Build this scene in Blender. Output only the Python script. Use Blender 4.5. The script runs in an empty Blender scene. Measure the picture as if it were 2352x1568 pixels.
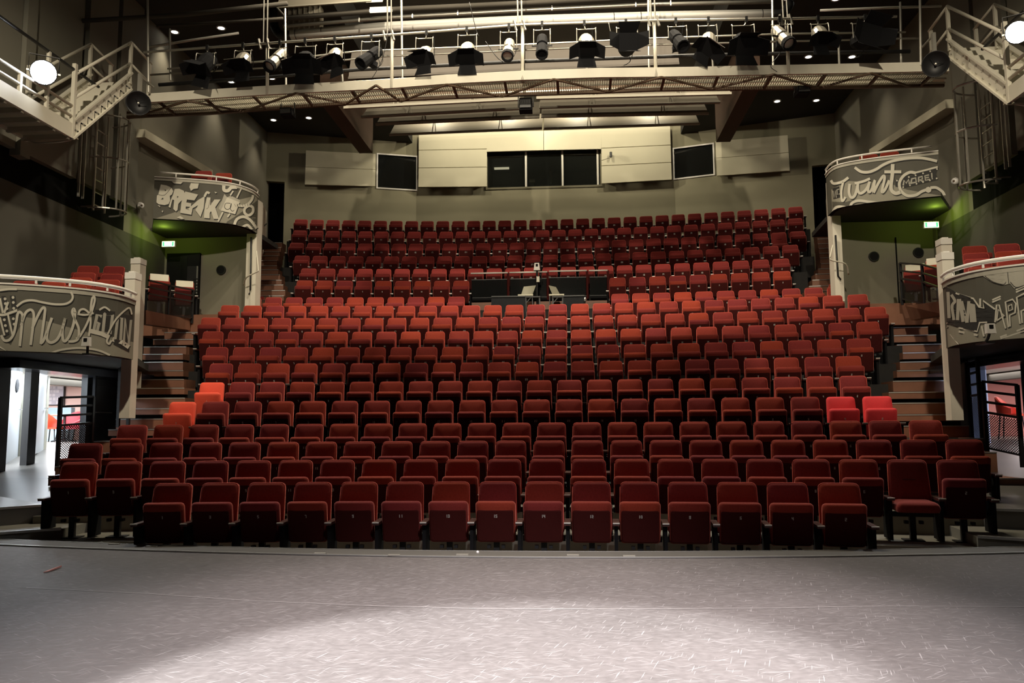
import bpy, math, random
from mathutils import Vector, Matrix, geometry
random.seed(7)
SC = bpy.context.scene
COL = SC.collection
V = Vector
PI = math.pi

# ------------------------------------------------------------------ camera
FPX = 1852.83
CAM = V((0.8817, 0.0, 1.30))
YAW, PITCH, ROLL = 0.074369, 0.104117, -0.005694
_r0 = V((math.cos(YAW), math.sin(YAW), 0))
_f0 = V((-math.sin(YAW), math.cos(YAW), 0))
FWD = _f0 * math.cos(PITCH) + V((0, 0, 1)) * math.sin(PITCH)
_u0 = -_f0 * math.sin(PITCH) + V((0, 0, 1)) * math.cos(PITCH)
RGT = _r0 * math.cos(ROLL) + _u0 * math.sin(ROLL)
UPV = -_r0 * math.sin(ROLL) + _u0 * math.cos(ROLL)
cam = bpy.data.cameras.new('camera')
cam.sensor_width = 36.0
cam.lens = FPX / 2352 * 36.0
cam.clip_end = 200
co = bpy.data.objects.new('camera', cam)
COL.objects.link(co)
m = Matrix.Identity(4)
for i in range(3):
    m[i][0] = RGT[i]; m[i][1] = UPV[i]; m[i][2] = -FWD[i]; m[i][3] = CAM[i]
co.matrix_world = m
SC.camera = co

# ------------------------------------------------------------------ exposure, world, lights
SC.view_settings.view_transform = 'Standard'
SC.view_settings.look = 'None'
SC.view_settings.gamma = 1.0
SC.view_settings.use_curve_mapping = False
SC.view_settings.exposure = 0.0
SC.cycles.use_denoising = True
SC.cycles.max_bounces = 6
SC.cycles.diffuse_bounces = 3
SC.cycles.glossy_bounces = 3
SC.cycles.caustics_reflective = False
SC.cycles.caustics_refractive = False
SC.cycles.sample_clamp_indirect = 4.0
w = bpy.data.worlds.new('world'); SC.world = w; w.use_nodes = True
w.node_tree.nodes['Background'].inputs[0].default_value = (0.9, 0.8, 0.65, 1)
w.node_tree.nodes['Background'].inputs[1].default_value = 0.006

def spot(name, loc, target, power, angle, blend=0.5, color=(1, 1, 1), radius=0.08):
    d = bpy.data.lights.new(name, 'SPOT'); d.energy = power; d.spot_size = math.radians(angle)
    d.spot_blend = blend; d.color = color; d.shadow_soft_size = radius
    o = bpy.data.objects.new(name, d); COL.objects.link(o); o.location = loc
    o.rotation_euler = (V(target) - V(loc)).to_track_quat('-Z', 'Y').to_euler()
    return o
def area(name, loc, target, power, sx, sy, color=(1, 1, 1), spread=180):
    d = bpy.data.lights.new(name, 'AREA'); d.energy = power; d.shape = 'RECTANGLE'; d.size = sx; d.size_y = sy
    d.color = color; d.spread = math.radians(spread)
    o = bpy.data.objects.new(name, d); COL.objects.link(o); o.location = loc
    o.rotation_euler = (V(target) - V(loc)).to_track_quat('-Z', 'Y').to_euler()
    return o
WARM = (1.0, 0.87, 0.66)
WHITE = (1.0, 0.94, 0.86)
FLOODP = (800, 650)
DOWNP = 110
# work lights in the raised ceiling right over the bridge, wash on the back wall, stage spots from the grid behind the viewer, plus added fills
for x in (-3.7, -1.85, 0, 1.85, 3.7):
    spot('house_light', (x, 15.2, 12.2), (x*1.15, 17.3, 0), 900, 104, .5, WARM, .12)
for x in (-3.0, 0, 3.0): spot('bridge_light', (x, 15.0, 12.4), (x, 20.0, 9), 380, 150, .6, WARM, .1)  # unseen spots added to brighten the duct and the baffles
for x in (-3.6, -1.2, 1.2, 3.6):
    spot('wall_wash', (x, 26.3, 12.5), (x*1.05, 28.3, 9.0), 170, 150, .6, (1, .89, .65), .1)
for s in (-1, 1): spot('wall_wash', (s*-3.9, 26.6, 12.5), (s*7.4, 27.7, 10.6), 1300, 50, .8, (1, .89, .65), .1)  # cross spots added only to lift the dim side boards
spot('stage_spot', (-2.2, -.5, 9.5), (.38, 3.85, 0), 19000, 22, .35, (.97, .98, 1.0), .1)
spot('stage_spot', (2.2, -.5, 9.5), (0.7, 4.9, 0), 20000, 38, 1., (1, .92, .93), .2)
spot('stage_wash', (1.5, 1.5, 10.0), (0.9, 6.2, 0), 500, 54, 1., (1, .62, .62), .3)
spot('front_work_light', (0, 3.0, 11.5), (0, 15.5, 10.4), 5500, 46, .6, WARM, .15)
spot('stalls_work_light', (0, -1.0, 6.8), (0, 24.0, 7.2), 4000, 40, 1., WARM, .15)  # unseen front fill added to brighten the rear rows
spot('side_work_light', (-3.5, 2.5, 10.5), (-8.2, 13.5, 5.2), 4200, 46, .7, WARM, .15)  # unseen side spots added to brighten the lower balcony fronts
spot('side_work_light', (3.5, 2.5, 10.5), (8.2, 13.5, 5.2), 4200, 46, .7, WARM, .15)


# ------------------------------------------------------------------ helpers
def ray(px, py):
    return FWD + RGT * ((px - 1176) / FPX) - UPV * ((py - 784) / FPX)
def atY(px, py, y):
    d = ray(px, py); return CAM + d * (y / d.y)
def atX(px, py, x):
    d = ray(px, py); return CAM + d * ((x - CAM.x) / d.x)
def atZ(px, py, z):
    d = ray(px, py); return CAM + d * ((z - CAM.z) / d.z)
def atP(px, py, p, n):
    d = ray(px, py); n = V(n); return CAM + d * ((V(p) - CAM).dot(n) / d.dot(n))

class MB:
    def __init__(s): s.v = []; s.f = []; s.m = []; s.mi = 0
    def add(s, vs, fs):
        o = len(s.v); s.v += [tuple(p) for p in vs]; s.f += [tuple(i + o for i in f) for f in fs]; s.m += [s.mi] * len(fs); return s
    def box(s, x0, x1, y0, y1, z0, z1):
        return s.add([(x0,y0,z0),(x1,y0,z0),(x1,y1,z0),(x0,y1,z0),(x0,y0,z1),(x1,y0,z1),(x1,y1,z1),(x0,y1,z1)],
                     [(0,3,2,1),(4,5,6,7),(0,1,5,4),(1,2,6,5),(2,3,7,6),(3,0,4,7)])
    def hexa(s, a, b):   # two quads a (4 pts) and b (4 pts), joined
        return s.add(list(a) + list(b), [(3,2,1,0),(4,5,6,7),(0,1,5,4),(1,2,6,5),(2,3,7,6),(3,0,4,7)])
    def bar(s, p, q, w, h, up=(0, 0, 1)):
        p = V(p); q = V(q); d = (q - p).normalized(); u = V(up)
        if abs(d.dot(u)) > .99: u = V((0, 1, 0))
        r = d.cross(u).normalized(); u = r.cross(d)
        c = [r*(-w/2)+u*(-h/2), r*(w/2)+u*(-h/2), r*(w/2)+u*(h/2), r*(-w/2)+u*(h/2)]
        return s.hexa([p + k for k in c], [q + k for k in c])
    def tube(s, pts, r, n=6, cap=True):
        pts = [V(p) for p in pts]; N = len(pts); o = []
        for i, p in enumerate(pts):
            d = (pts[min(i+1, N-1)] - pts[max(i-1, 0)]).normalized()
            u = V((0, 0, 1)) if abs(d.z) < .95 else V((1, 0, 0))
            a = d.cross(u).normalized(); b = d.cross(a)
            o += [p + (a*math.cos(2*PI*k/n) + b*math.sin(2*PI*k/n)) * r for k in range(n)]
        fs = [(i*n+k, i*n+(k+1) % n, (i+1)*n+(k+1) % n, (i+1)*n+k) for i in range(N-1) for k in range(n)]
        if cap: fs += [tuple(range(n-1, -1, -1)), tuple((N-1)*n+k for k in range(n))]
        return s.add(o, fs)
    def lathe(s, prof, origin, axis, n=16, cap=True):   # prof: (r, h) along axis
        a = V(axis).normalized(); u = V((0,0,1)) if abs(a.z) < .9 else V((1,0,0))
        x = a.cross(u).normalized(); y = a.cross(x); o = V(origin); vs = []
        for r, h in prof:
            vs += [o + a*h + (x*math.cos(2*PI*k/n) + y*math.sin(2*PI*k/n))*max(r, 1e-4) for k in range(n)]
        N = len(prof)
        fs = [(i*n+k, i*n+(k+1) % n, (i+1)*n+(k+1) % n, (i+1)*n+k) for i in range(N-1) for k in range(n)]
        if cap and prof[0][0] > .002: fs.append(tuple(range(n-1, -1, -1)))
        if cap and prof[-1][0] > .002: fs.append(tuple((N-1)*n+k for k in range(n)))
        return s.add(vs, fs)
    def prism(s, poly, z0, z1):   # poly: xy list
        n = len(poly)
        return s.add([(x, y, z0) for x, y in poly] + [(x, y, z1) for x, y in poly],
                     [tuple(range(n-1, -1, -1)), tuple(range(n, 2*n))] + [(i, (i+1) % n, n+(i+1) % n, n+i) for i in range(n)])
    def sheet(s, a, b):   # strip between two point lists
        n = len(a); return s.add(list(a) + list(b), [(i, i+1, n+i+1, n+i) for i in range(n-1)])
    def mesh(s, name, mats, smooth=False):
        me = bpy.data.meshes.new(name); me.from_pydata(s.v, [], s.f)
        for mt in (mats if isinstance(mats, (list, tuple)) else [mats]): me.materials.append(mt)
        if any(s.m): me.polygons.foreach_set('material_index', s.m)
        if smooth: me.polygons.foreach_set('use_smooth', [True] * len(s.f))
        me.update(); return me

def obj(name, mb, mats, parent=None, smooth=False, **props):
    me = mb.mesh(name, mats, smooth) if isinstance(mb, MB) else mb
    o = bpy.data.objects.new(name, me); COL.objects.link(o)
    if parent is not None:
        o.parent = parent
        if parent.type == 'EMPTY' and parent.get('_w'): o.matrix_parent_inverse = Matrix.Translation(-parent.location)
    for k, v in props.items(): o[k] = v
    return o
def part(name, mb, mats, parent, **k): return obj(name, mb, mats, parent, **k)
def thing(name, label, cat, loc=(0, 0, 0), group=None, rz=0, world=True):   # Empty at the base; world: parts are built in world space
    o = bpy.data.objects.new(name, None); COL.objects.link(o); o.location = loc; o.empty_display_size = .2
    if rz: o.rotation_euler.z = rz
    if world: o['_w'] = 1
    o['label'] = label; o['category'] = cat
    if group: o['group'] = group
    return o
def tag(o, label, cat, group=None):
    o['label'] = label; o['category'] = cat
    if group: o['group'] = group
    return o
def struct(name, mb, mats, **k): return obj(name, mb, mats, kind='structure', **k)
def copy_tree(o, parent=None):
    c = o.copy(); COL.objects.link(c)
    if parent is not None: c.parent = parent
    for ch in o.children: copy_tree(ch, c)
    return c

# ------------------------------------------------------------------ materials
def mat(name, col, rough=.6, metal=0., var=0., scale=8., bump=0., spec=.5, sheen=0., emit=None, estr=0., stretch=None):
    mt = bpy.data.materials.new(name); mt.use_nodes = True; nt = mt.node_tree; b = nt.nodes['Principled BSDF']
    b.inputs['Base Color'].default_value = (*col, 1); b.inputs['Roughness'].default_value = rough
    b.inputs['Metallic'].default_value = metal; b.inputs['Specular IOR Level'].default_value = spec
    if sheen:
        b.inputs['Sheen Weight'].default_value = sheen; b.inputs['Sheen Roughness'].default_value = .35
        b.inputs['Sheen Tint'].default_value = (1, .35, .28, 1)
    if emit:
        b.inputs['Emission Color'].default_value = (*emit, 1); b.inputs['Emission Strength'].default_value = estr
    if var or bump:
        tc = nt.nodes.new('ShaderNodeTexCoord'); nz = nt.nodes.new('ShaderNodeTexNoise'); nz.inputs['Scale'].default_value = scale
        nz.inputs['Detail'].default_value = 5
        src = tc.outputs['Object']
        if stretch:
            mp = nt.nodes.new('ShaderNodeMapping'); mp.inputs['Scale'].default_value = stretch
            nt.links.new(src, mp.inputs[0]); src = mp.outputs[0]
        nt.links.new(src, nz.inputs['Vector'])
        if var:
            mx = nt.nodes.new('ShaderNodeMix'); mx.data_type = 'RGBA'
            mx.inputs[6].default_value = (*[c*(1-var) for c in col], 1); mx.inputs[7].default_value = (*[min(1, c*(1+var)) for c in col], 1)
            nt.links.new(nz.outputs['Fac'], mx.inputs[0]); nt.links.new(mx.outputs[2], b.inputs['Base Color'])
        if bump:
            bp = nt.nodes.new('ShaderNodeBump'); bp.inputs['Strength'].default_value = bump; bp.inputs['Distance'].default_value = .01
            nt.links.new(nz.outputs['Fac'], bp.inputs['Height']); nt.links.new(bp.outputs[0], b.inputs['Normal'])
    return mt
def mat_cloth(name, col, spread):   # velvet, each seat slightly different by object
    mt = mat(name, col, .85, var=.25, scale=60, spec=.2, sheen=.8)
    nt = mt.node_tree; b = nt.nodes['Principled BSDF']
    oi = nt.nodes.new('ShaderNodeObjectInfo'); rmp = nt.nodes.new('ShaderNodeValToRGB')
    rmp.color_ramp.elements[0].color = (col[0]*(1-spread), col[1]*(1-spread), col[2]*(1+spread*.6), 1)
    rmp.color_ramp.elements[1].color = (col[0]*(1+spread), col[1]*(1+spread*1.6), col[2]*(1-spread*.3), 1)
    nt.links.new(oi.outputs['Random'], rmp.inputs[0])
    mx = nt.nodes.new('ShaderNodeMix'); mx.data_type = 'RGBA'; mx.blend_type = 'MULTIPLY'; mx.inputs[0].default_value = 1
    nz = nt.nodes['Noise Texture']; rg = nt.nodes.new('ShaderNodeMapRange'); rg.inputs[3].default_value = .7; rg.inputs[4].default_value = 1.25
    nt.links.new(nz.outputs['Fac'], rg.inputs[0]); nt.links.new(rmp.outputs[0], mx.inputs[6]); nt.links.new(rg.outputs[0], mx.inputs[7])
    nt.links.new(mx.outputs[2], b.inputs['Base Color'])
    return mt
M = {}
M['cloth'] = mat_cloth('red_velvet', (.26, .032, .023), .24)
M['cloth_new'] = mat('bright_coral_velvet', (.95, .10, .05), .8, var=.12, scale=70, sheen=.4)
M['cloth_pink'] = mat('bright_crimson_velvet', (.85, .045, .055), .8, var=.12, scale=70, sheen=.4)
M['shell'] = mat('dark_red_under_cloth', (.055, .008, .007), .9, var=.2, scale=50, spec=.15, sheen=.15)  # seat cloth darkened, shade of the folded undersides put into the colour
M['piping'] = mat('worn_red_piping', (.62, .085, .055), .8, sheen=.6)  # lighter red tube standing in for the rim light on velvet edges
M['crease'] = mat('dark_red_seam', (.10, .010, .008), .9)
M['num'] = mat('white_number_print', (.70, .68, .63), .6)
M['black'] = mat('black_paint', (.012, .012, .013), .5, var=.2, scale=20)
M['blackmatt'] = mat('matt_black', (.008, .008, .009), .9, spec=.2)
M['iron'] = mat('dark_steel', (.03, .03, .03), .45, metal=.6)
M['chrome'] = mat('bright_steel', (.8, .78, .74), .28, metal=1.)
M['galv'] = mat('galvanised_steel', (.52, .50, .44), .42, metal=.75, var=.12, scale=6)
M['silver'] = mat('silver_lamp_paint', (.62, .58, .48), .35, metal=.7, var=.1)
M['cream'] = mat('cream_painted_steel', (.72, .68, .56), .5, var=.05, scale=5)
M['white'] = mat('white_paint', (.80, .77, .70), .5, var=.03, scale=4)
M['whitewall'] = mat('white_plaster', (.74, .69, .58), .7, var=.05, scale=5, bump=.1)
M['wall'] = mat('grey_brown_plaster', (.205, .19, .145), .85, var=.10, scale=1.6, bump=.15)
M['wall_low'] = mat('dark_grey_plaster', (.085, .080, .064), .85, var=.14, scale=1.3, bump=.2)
M['wallboard'] = mat('grey_wall_board', (.20, .19, .15), .75, var=.08, scale=1.2)
M['panel'] = mat('cream_acoustic_board', (.66, .62, .47), .75, var=.05, scale=2)
M['backwall'] = mat('olive_grey_plaster', (.27, .25, .17), .85, var=.10, scale=1.2, bump=.15)
M['dark'] = mat('black_void_lining', (.006, .006, .006), .95, spec=.1)
M['ceil'] = mat('dark_ceiling', (.030, .028, .024), .9, var=.15, scale=.8)
M['ceil2'] = mat('brown_grey_ceiling_board', (.065, .057, .045), .9, var=.1, scale=.7)
M['glulam'] = mat('brown_timber_beam', (.10, .055, .035), .7, var=.2, scale=3, stretch=(8, .5, 8))
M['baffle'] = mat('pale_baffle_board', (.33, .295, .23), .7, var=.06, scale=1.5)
M['baffle_dim'] = mat('grey_brown_baffle_board', (.055, .046, .036), .8, var=.08, scale=1.5)  # baffle board dimmed in its colour against the strong lamps close by
M['baffle_edge'] = mat('pale_edge_strip', (.42, .39, .31), .6)
M['wood'] = mat('red_brown_step_wood', (.235, .105, .062), .55, var=.30, scale=3.2, bump=.15)
M['tread'] = mat('black_rubber_nosing', (.02, .02, .02), .7)
M['alu'] = mat('aluminium_strip', (.62, .62, .60), .4, metal=.9)
M['carpet'] = mat('dark_auditorium_floor', (.018, .017, .016), .9, var=.3, scale=9)
M['lobby'] = mat('polished_grey_lobby_floor', (.16, .15, .135), .32, var=.2, scale=1.4)
M['fgrey'] = mat('grey_auditorium_floor', (.24, .23, .19), .5, var=.3, scale=2.0)
M['doorwhite'] = mat('pale_blue_white_door', (.78, .83, .86), .35)
M['pink'] = mat('pink_plaster', (.80, .55, .48), .8, var=.05, scale=2)
M['rosewall'] = mat('old_rose_plaster', (.50, .20, .17), .8, var=.05, scale=2)
M['offwhite'] = mat('off_white_paint', (.85, .82, .78), .6)
M['mural_d'] = mat('mural_dark_grey', (.085, .080, .060), .7, var=.06, scale=5)
M['mural_l'] = mat('mural_mid_grey', (.27, .255, .195), .7, var=.05, scale=5)
M['mural_w'] = mat('mural_light_grey', (.58, .55, .45), .7, var=.07, scale=5)
M['mural_g'] = mat('mural_soft_grey', (.40, .38, .31), .7, var=.07, scale=5)
M['mural_k'] = mat('mural_black', (.022, .021, .018), .7)
M['grating'] = mat('pale_grating_steel', (.55, .52, .40), .5, metal=.3)
M['rust'] = mat('brown_primer_steel', (.12, .075, .045), .6, metal=.3)
M['duct'] = mat('white_duct', (.86, .84, .78), .5)
M['glass_dark'] = None
M['redchair'] = mat('red_plastic_seat', (.62, .05, .02), .4)
M['redchair_d'] = mat('dark_red_upholstery', (.28, .015, .025), .6)
M['paper'] = mat('white_paper', (.80, .76, .62), .7)
M['sofa'] = mat('blue_grey_upholstery', (.22, .30, .34), .8, var=.1)
M['table'] = mat('brown_table_board', (.35, .22, .14), .5)
M['seatgrey'] = mat('grey_plastic_chair_back', (.42, .40, .30), .5)
M['dusty'] = mat('black_cover_cloth', (.007, .0075, .009), .8, var=.4, scale=12, bump=.4, spec=.2)
M['bulb'] = mat('lit_downlight', (1, 1, 1), emit=(1, .95, .85), estr=14)
M['flood'] = mat('lit_flood_lens', (1, 1, 1), emit=(.92, .95, 1), estr=60)
M['exit_w'] = mat('lit_exit_face', (1, 1, 1), emit=(.75, 1, .86), estr=2.2)
M['exit_g'] = mat('lit_exit_green', (.1, .6, .3), emit=(.05, .75, .35), estr=.8)
M['tube_on'] = mat('lit_tube_lamp', (1, 1, 1), emit=(1, .9, .62), estr=1.6)
M['pinkscrap'] = mat('pink_ribbon', (.75, .35, .32), .7)
def glassy(name, col, rough, mixf):
    mt = bpy.data.materials.new(name); mt.use_nodes = True; nt = mt.node_tree; nt.nodes.clear()
    out = nt.nodes.new('ShaderNodeOutputMaterial'); mx = nt.nodes.new('ShaderNodeMixShader')
    tr = nt.nodes.new('ShaderNodeBsdfTransparent'); tr.inputs[0].default_value = (.75, .76, .74, 1)
    pb = nt.nodes.new('ShaderNodeBsdfPrincipled'); pb.inputs['Base Color'].default_value = (*col, 1); pb.inputs['Roughness'].default_value = rough
    mx.inputs[0].default_value = mixf
    nt.links.new(tr.outputs[0], mx.inputs[1]); nt.links.new(pb.outputs[0], mx.inputs[2]); nt.links.new(mx.outputs[0], out.inputs[0])
    return mt
M['glass_dark'] = glassy('tinted_glass', (.012, .013, .013), .06, .80)
M['glass'] = glassy('clear_window_glass', (.02, .022, .02), .05, .35)
def meshmat():   # woven wire infill: real holes by a procedural diamond pattern in the sheet's own UV-free object space
    return mat('black_wire', (.015, .015, .016), .5, metal=.4)
M['wire'] = meshmat()
def stage_mat():
    mt = mat('scuffed_dance_floor', (.115, .108, .105), .5, spec=.3); nt = mt.node_tree; b = nt.nodes['Principled BSDF']
    tc = nt.nodes.new('ShaderNodeTexCoord')
    base = None
    def noise(scale, stretch, rot, lo, hi, det=4):
        mp = nt.nodes.new('ShaderNodeMapping'); mp.vector_type = 'TEXTURE'; mp.inputs['Scale'].default_value = [1/k for k in stretch]; mp.inputs['Rotation'].default_value = (0, 0, rot)
        nt.links.new(tc.outputs['Object'], mp.inputs[0])
        nz = nt.nodes.new('ShaderNodeTexNoise'); nz.inputs['Scale'].default_value = scale; nz.inputs['Detail'].default_value = det
        nt.links.new(mp.outputs[0], nz.inputs['Vector'])
        r = nt.nodes.new('ShaderNodeMapRange'); r.inputs[1].default_value = lo; r.inputs[2].default_value = hi
        nt.links.new(nz.outputs['Fac'], r.inputs[0]); return r.outputs[0]
    big = noise(1.1, (1, 1, 1), .3, .3, .7)
    mid = noise(16, (1, 1.3, 1), .1, .3, .75)
    sc = [noise(4.5, (1, 26, 1), a, .69, .735, 1) for a in (.05, .7, -.6, 1.3, .3)]
    mx = nt.nodes.new('ShaderNodeMix'); mx.data_type = 'RGBA'; mx.inputs[6].default_value = (.082, .073, .069, 1); mx.inputs[7].default_value = (.128, .114, .108, 1)
    ad = nt.nodes.new('ShaderNodeMath'); ad.operation = 'MULTIPLY_ADD'; ad.inputs[1].default_value = .45; nt.links.new(big, ad.inputs[0]); 
    mm = nt.nodes.new('ShaderNodeMath'); mm.operation = 'MULTIPLY'; mm.inputs[1].default_value = .55; nt.links.new(mid, mm.inputs[0]); nt.links.new(mm.outputs[0], ad.inputs[2])
    nt.links.new(ad.outputs[0], mx.inputs[0]); cur = mx.outputs[2]
    for s_ in sc:
        mk = nt.nodes.new('ShaderNodeMath'); mk.operation = 'MULTIPLY'; mk.inputs[1].default_value = .55; nt.links.new(s_, mk.inputs[0])
        m2 = nt.nodes.new('ShaderNodeMix'); m2.data_type = 'RGBA'; m2.inputs[7].default_value = (.34, .32, .31, 1)
        nt.links.new(mk.outputs[0], m2.inputs[0]); nt.links.new(cur, m2.inputs[6]); cur = m2.outputs[2]
    nt.links.new(cur, b.inputs['Base Color'])
    rr = nt.nodes.new('ShaderNodeMapRange'); rr.inputs[3].default_value = .5; rr.inputs[4].default_value = .68
    nt.links.new(mid, rr.inputs[0]); nt.links.new(rr.outputs[0], b.inputs['Roughness'])
    return mt
M['stage'] = stage_mat()

# ------------------------------------------------------------------ seating rows (fitted arcs): Y of the back tops on the axis, z of the tops, curvature, dx, number of places, gap
ROWS = [None,
 (9.458,.655,.034,.004,15), (10.465,.871,.037,-.003,21), (11.506,1.086,.035,.002,23), (12.560,1.342,.027,.015,23),
 (13.578,1.730,.028,.012,22), (14.632,2.113,.027,.018,22), (15.666,2.529,.028,.012,23), (16.734,2.947,.029,.013,25),
 (17.747,3.393,.027,.010,27), (18.797,3.844,.024,.011,29), (19.871,4.288,.026,.011,29), (21.148,4.724,.018,-.005,29),
 (22.093,5.319,.027,-.005,25), (23.209,5.879,.025,0,26), (24.256,6.471,.025,-.004,28), (25.372,7.126,.023,-.017,30),
 (26.525,7.798,.024,-.039,31), (27.456,8.402,.025,-.035,32)]
PITCH_S, HS = .54, .92
def rowpos(r, s, dy=0.):
    Y, Z, k, dx, n = ROWS[r]; R = 1/k; a = s*k
    return V(((R+dy)*math.sin(a)+dx, Y-R+(R+dy)*math.cos(a), Z-HS)), -a
def interp(tab, x):
    tab = sorted(tab)
    if x <= tab[0][0]:
        (a, b), (c, d) = tab[0], tab[1]
    elif x >= tab[-1][0]:
        (a, b), (c, d) = tab[-2], tab[-1]
    else:
        for (a, b), (c, d) in zip(tab, tab[1:]):
            if a <= x <= c: break
    return b + (d-b)*(x-a)/(c-a)

# ---- stage
def edge_y(x): return 8.5 + .0185*(x-.3)**2
xs = [-9.6 + .4*i for i in range(49)]
mb = MB()
mb.sheet([(x, -4.0, 0) for x in xs], [(x, edge_y(x)-.36, 0) for x in xs])
st = struct('floor', mb, M['stage'])
def strip(mb, y0, y1, z, xs=xs, t=.012):
    lo = [(x, edge_y(x)+y0, z) for x in xs]; hi = [(x, edge_y(x)+y1, z) for x in xs]
    mb.sheet(lo, hi)
    return mb
tr = struct('trim_1', strip(strip(MB(), -.36, -.001, .012), -.362, -.358, .0), mat('grey_edge_board', (.085, .078, .066), .6, var=.2, scale=4))
mb = MB(); mb.sheet([(x, edge_y(x), .012) for x in xs], [(x, edge_y(x), -.5) for x in xs]); part('riser', mb, M['blackmatt'], tr)
def rib(off, wd, z): 
    mb = MB(); n = len(xs)
    a = [(x, edge_y(x)+off-wd/2, z) for x in xs]; b = [(x, edge_y(x)+off+wd/2, z) for x in xs]
    mb.sheet(a, b); mb.sheet([(p[0], p[1], z-.012) for p in a], a); return mb
part('edge_strip', rib(-.36, .022, .016), M['alu'], tr, label='thin pale metal strip along the stage floor edge')
part('edge_strip', rib(-.008, .012, .016), M['alu'], tr)
for px, py in ((262, 1252), (348, 1258), (735, 1274), (905, 1278), (1062, 1277), (1316, 1278), (1445, 1280)):
    p = atZ(px, py, 0.0); part('bracket', MB().box(p.x-.06, p.x+.06, p.y-.02, p.y+.02, .012, .022), M['galv'], tr)
# seam lines of the dance floor
def seam(pts):
    mb = MB(); c = [atZ(x, y, .002) for x, y in pts]
    mb.sheet([p + V((0, -.008, 0)) for p in c], [p + V((0, .008, 0)) for p in c]); return mb
part('floor_seam', seam([(60, 1349), (330, 1362), (560, 1378), (840, 1390), (1100, 1397), (1400, 1398), (1750, 1396), (2050, 1391), (2352, 1393)]), mat('pale_seam_tape', (.24, .22, .21), .5), st)

# ---- auditorium floor slabs
mb = MB(); xs2 = [-9.6+.6*i for i in range(33)]
mb.sheet([(x, edge_y(x)+.01, -.265) for x in xs2], [(x, 13.5, -.265) for x in xs2])
struct('floor.001', mb, M['fgrey'])
def arc_slab(r, s0, s1, d0, d1, z0, n=18):
    mb = MB(); A = []; B = []
    for i in range(n+1):
        s = s0+(s1-s0)*i/n
        A.append(rowpos(r, s, d0)[0]); B.append(rowpos(r, s, d1)[0])
    mb.sheet(A, B); mb.sheet([V((p.x, p.y, z0)) for p in A], A)
    mb.sheet(B, [V((p.x, p.y, z0)) for p in B])
    return mb
terr = struct('terrace', MB().box(-.1, .1, 15, 15.1, -.3, -.28), M['carpet'])
for r in range(2, 19):
    n = ROWS[r][4]; h = n/2*PITCH_S+.12
    d1 = .42 if r < 18 else .9
    part('row_platform', arc_slab(r, -h, h, -.66, d1, ROWS[r][1]-HS-.62), M['fgrey' if r < 4 else 'carpet'], terr)  # front platforms take the lighter floor colour to look lit

# ---- side levels beside the front rows (left and right)
def slab(poly, z0, z1): return MB().prism(poly, z0, z1)
def nose(a, b, z, w=.035):
    return MB().bar((a[0], a[1], z), (b[0], b[1], z), w, .03)
for sg, A, B in ((-1, [(-6.06, 10.40), (-6.42, 9.94)], [(-5.40, 9.64), (-5.88, 9.22)]), (1, [(5.76, 10.07), (6.09, 9.93)], [(5.25, 9.29), (5.61, 9.07)])):
    f = struct('floor.002' if sg < 0 else 'floor.003', slab([B[0], B[1], (sg*9.7, 9.0), (sg*9.7, 11.5), (sg*5.6, 11.5)][::1], -.26, .07), M['fgrey'])
    part('edge_nosing', nose(B[0], (B[1][0]+(B[1][0]-B[0][0])*.6, B[1][1]+(B[1][1]-B[0][1])*.6), .075), M['alu'], f, label='bright metal nosing on the lower step edge')
    mb = MB(); A2 = (A[1][0]+(A[1][0]-A[0][0])*.5, A[1][1]+(A[1][1]-A[0][1])*.5)
    ramp = lambda y: .285+.13*(min(y, 15.5)-10)
    up = [A[0], A[1], A2, (sg*9.7, 9.9), (sg*9.7, 12.0), (sg*5.95, 12.0)]
    if sg > 0: up = up[::-1]
    n = len(up)
    mb.add([(x, y, ramp(max(y, 10.0)) if y > 10.5 else .285) for x, y in up] + [(x, y, .05) for x, y in up],
           [tuple(range(n-1, -1, -1)), tuple(range(n, 2*n))] + [(i, (i+1) % n, n+(i+1) % n, n+i) for i in range(n)])
    f2 = struct('floor.004' if sg < 0 else 'floor.005', mb, M['lobby'])
    part('edge_nosing', nose(A[0], A2, .29), M['alu'], f2, label='bright metal nosing on the upper step edge')
    # ramp into the foyer
    mb = MB(); ys = [12.0, 12.8, 13.6, 14.4, 15.5, 18.0, 22.0]
    mb.sheet([(sg*5.95, y, ramp(y)) for y in ys], [(sg*16.5, y, ramp(y)) for y in ys])
    struct('floor.006' if sg < 0 else 'floor.007', mb, M['lobby'])

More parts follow.
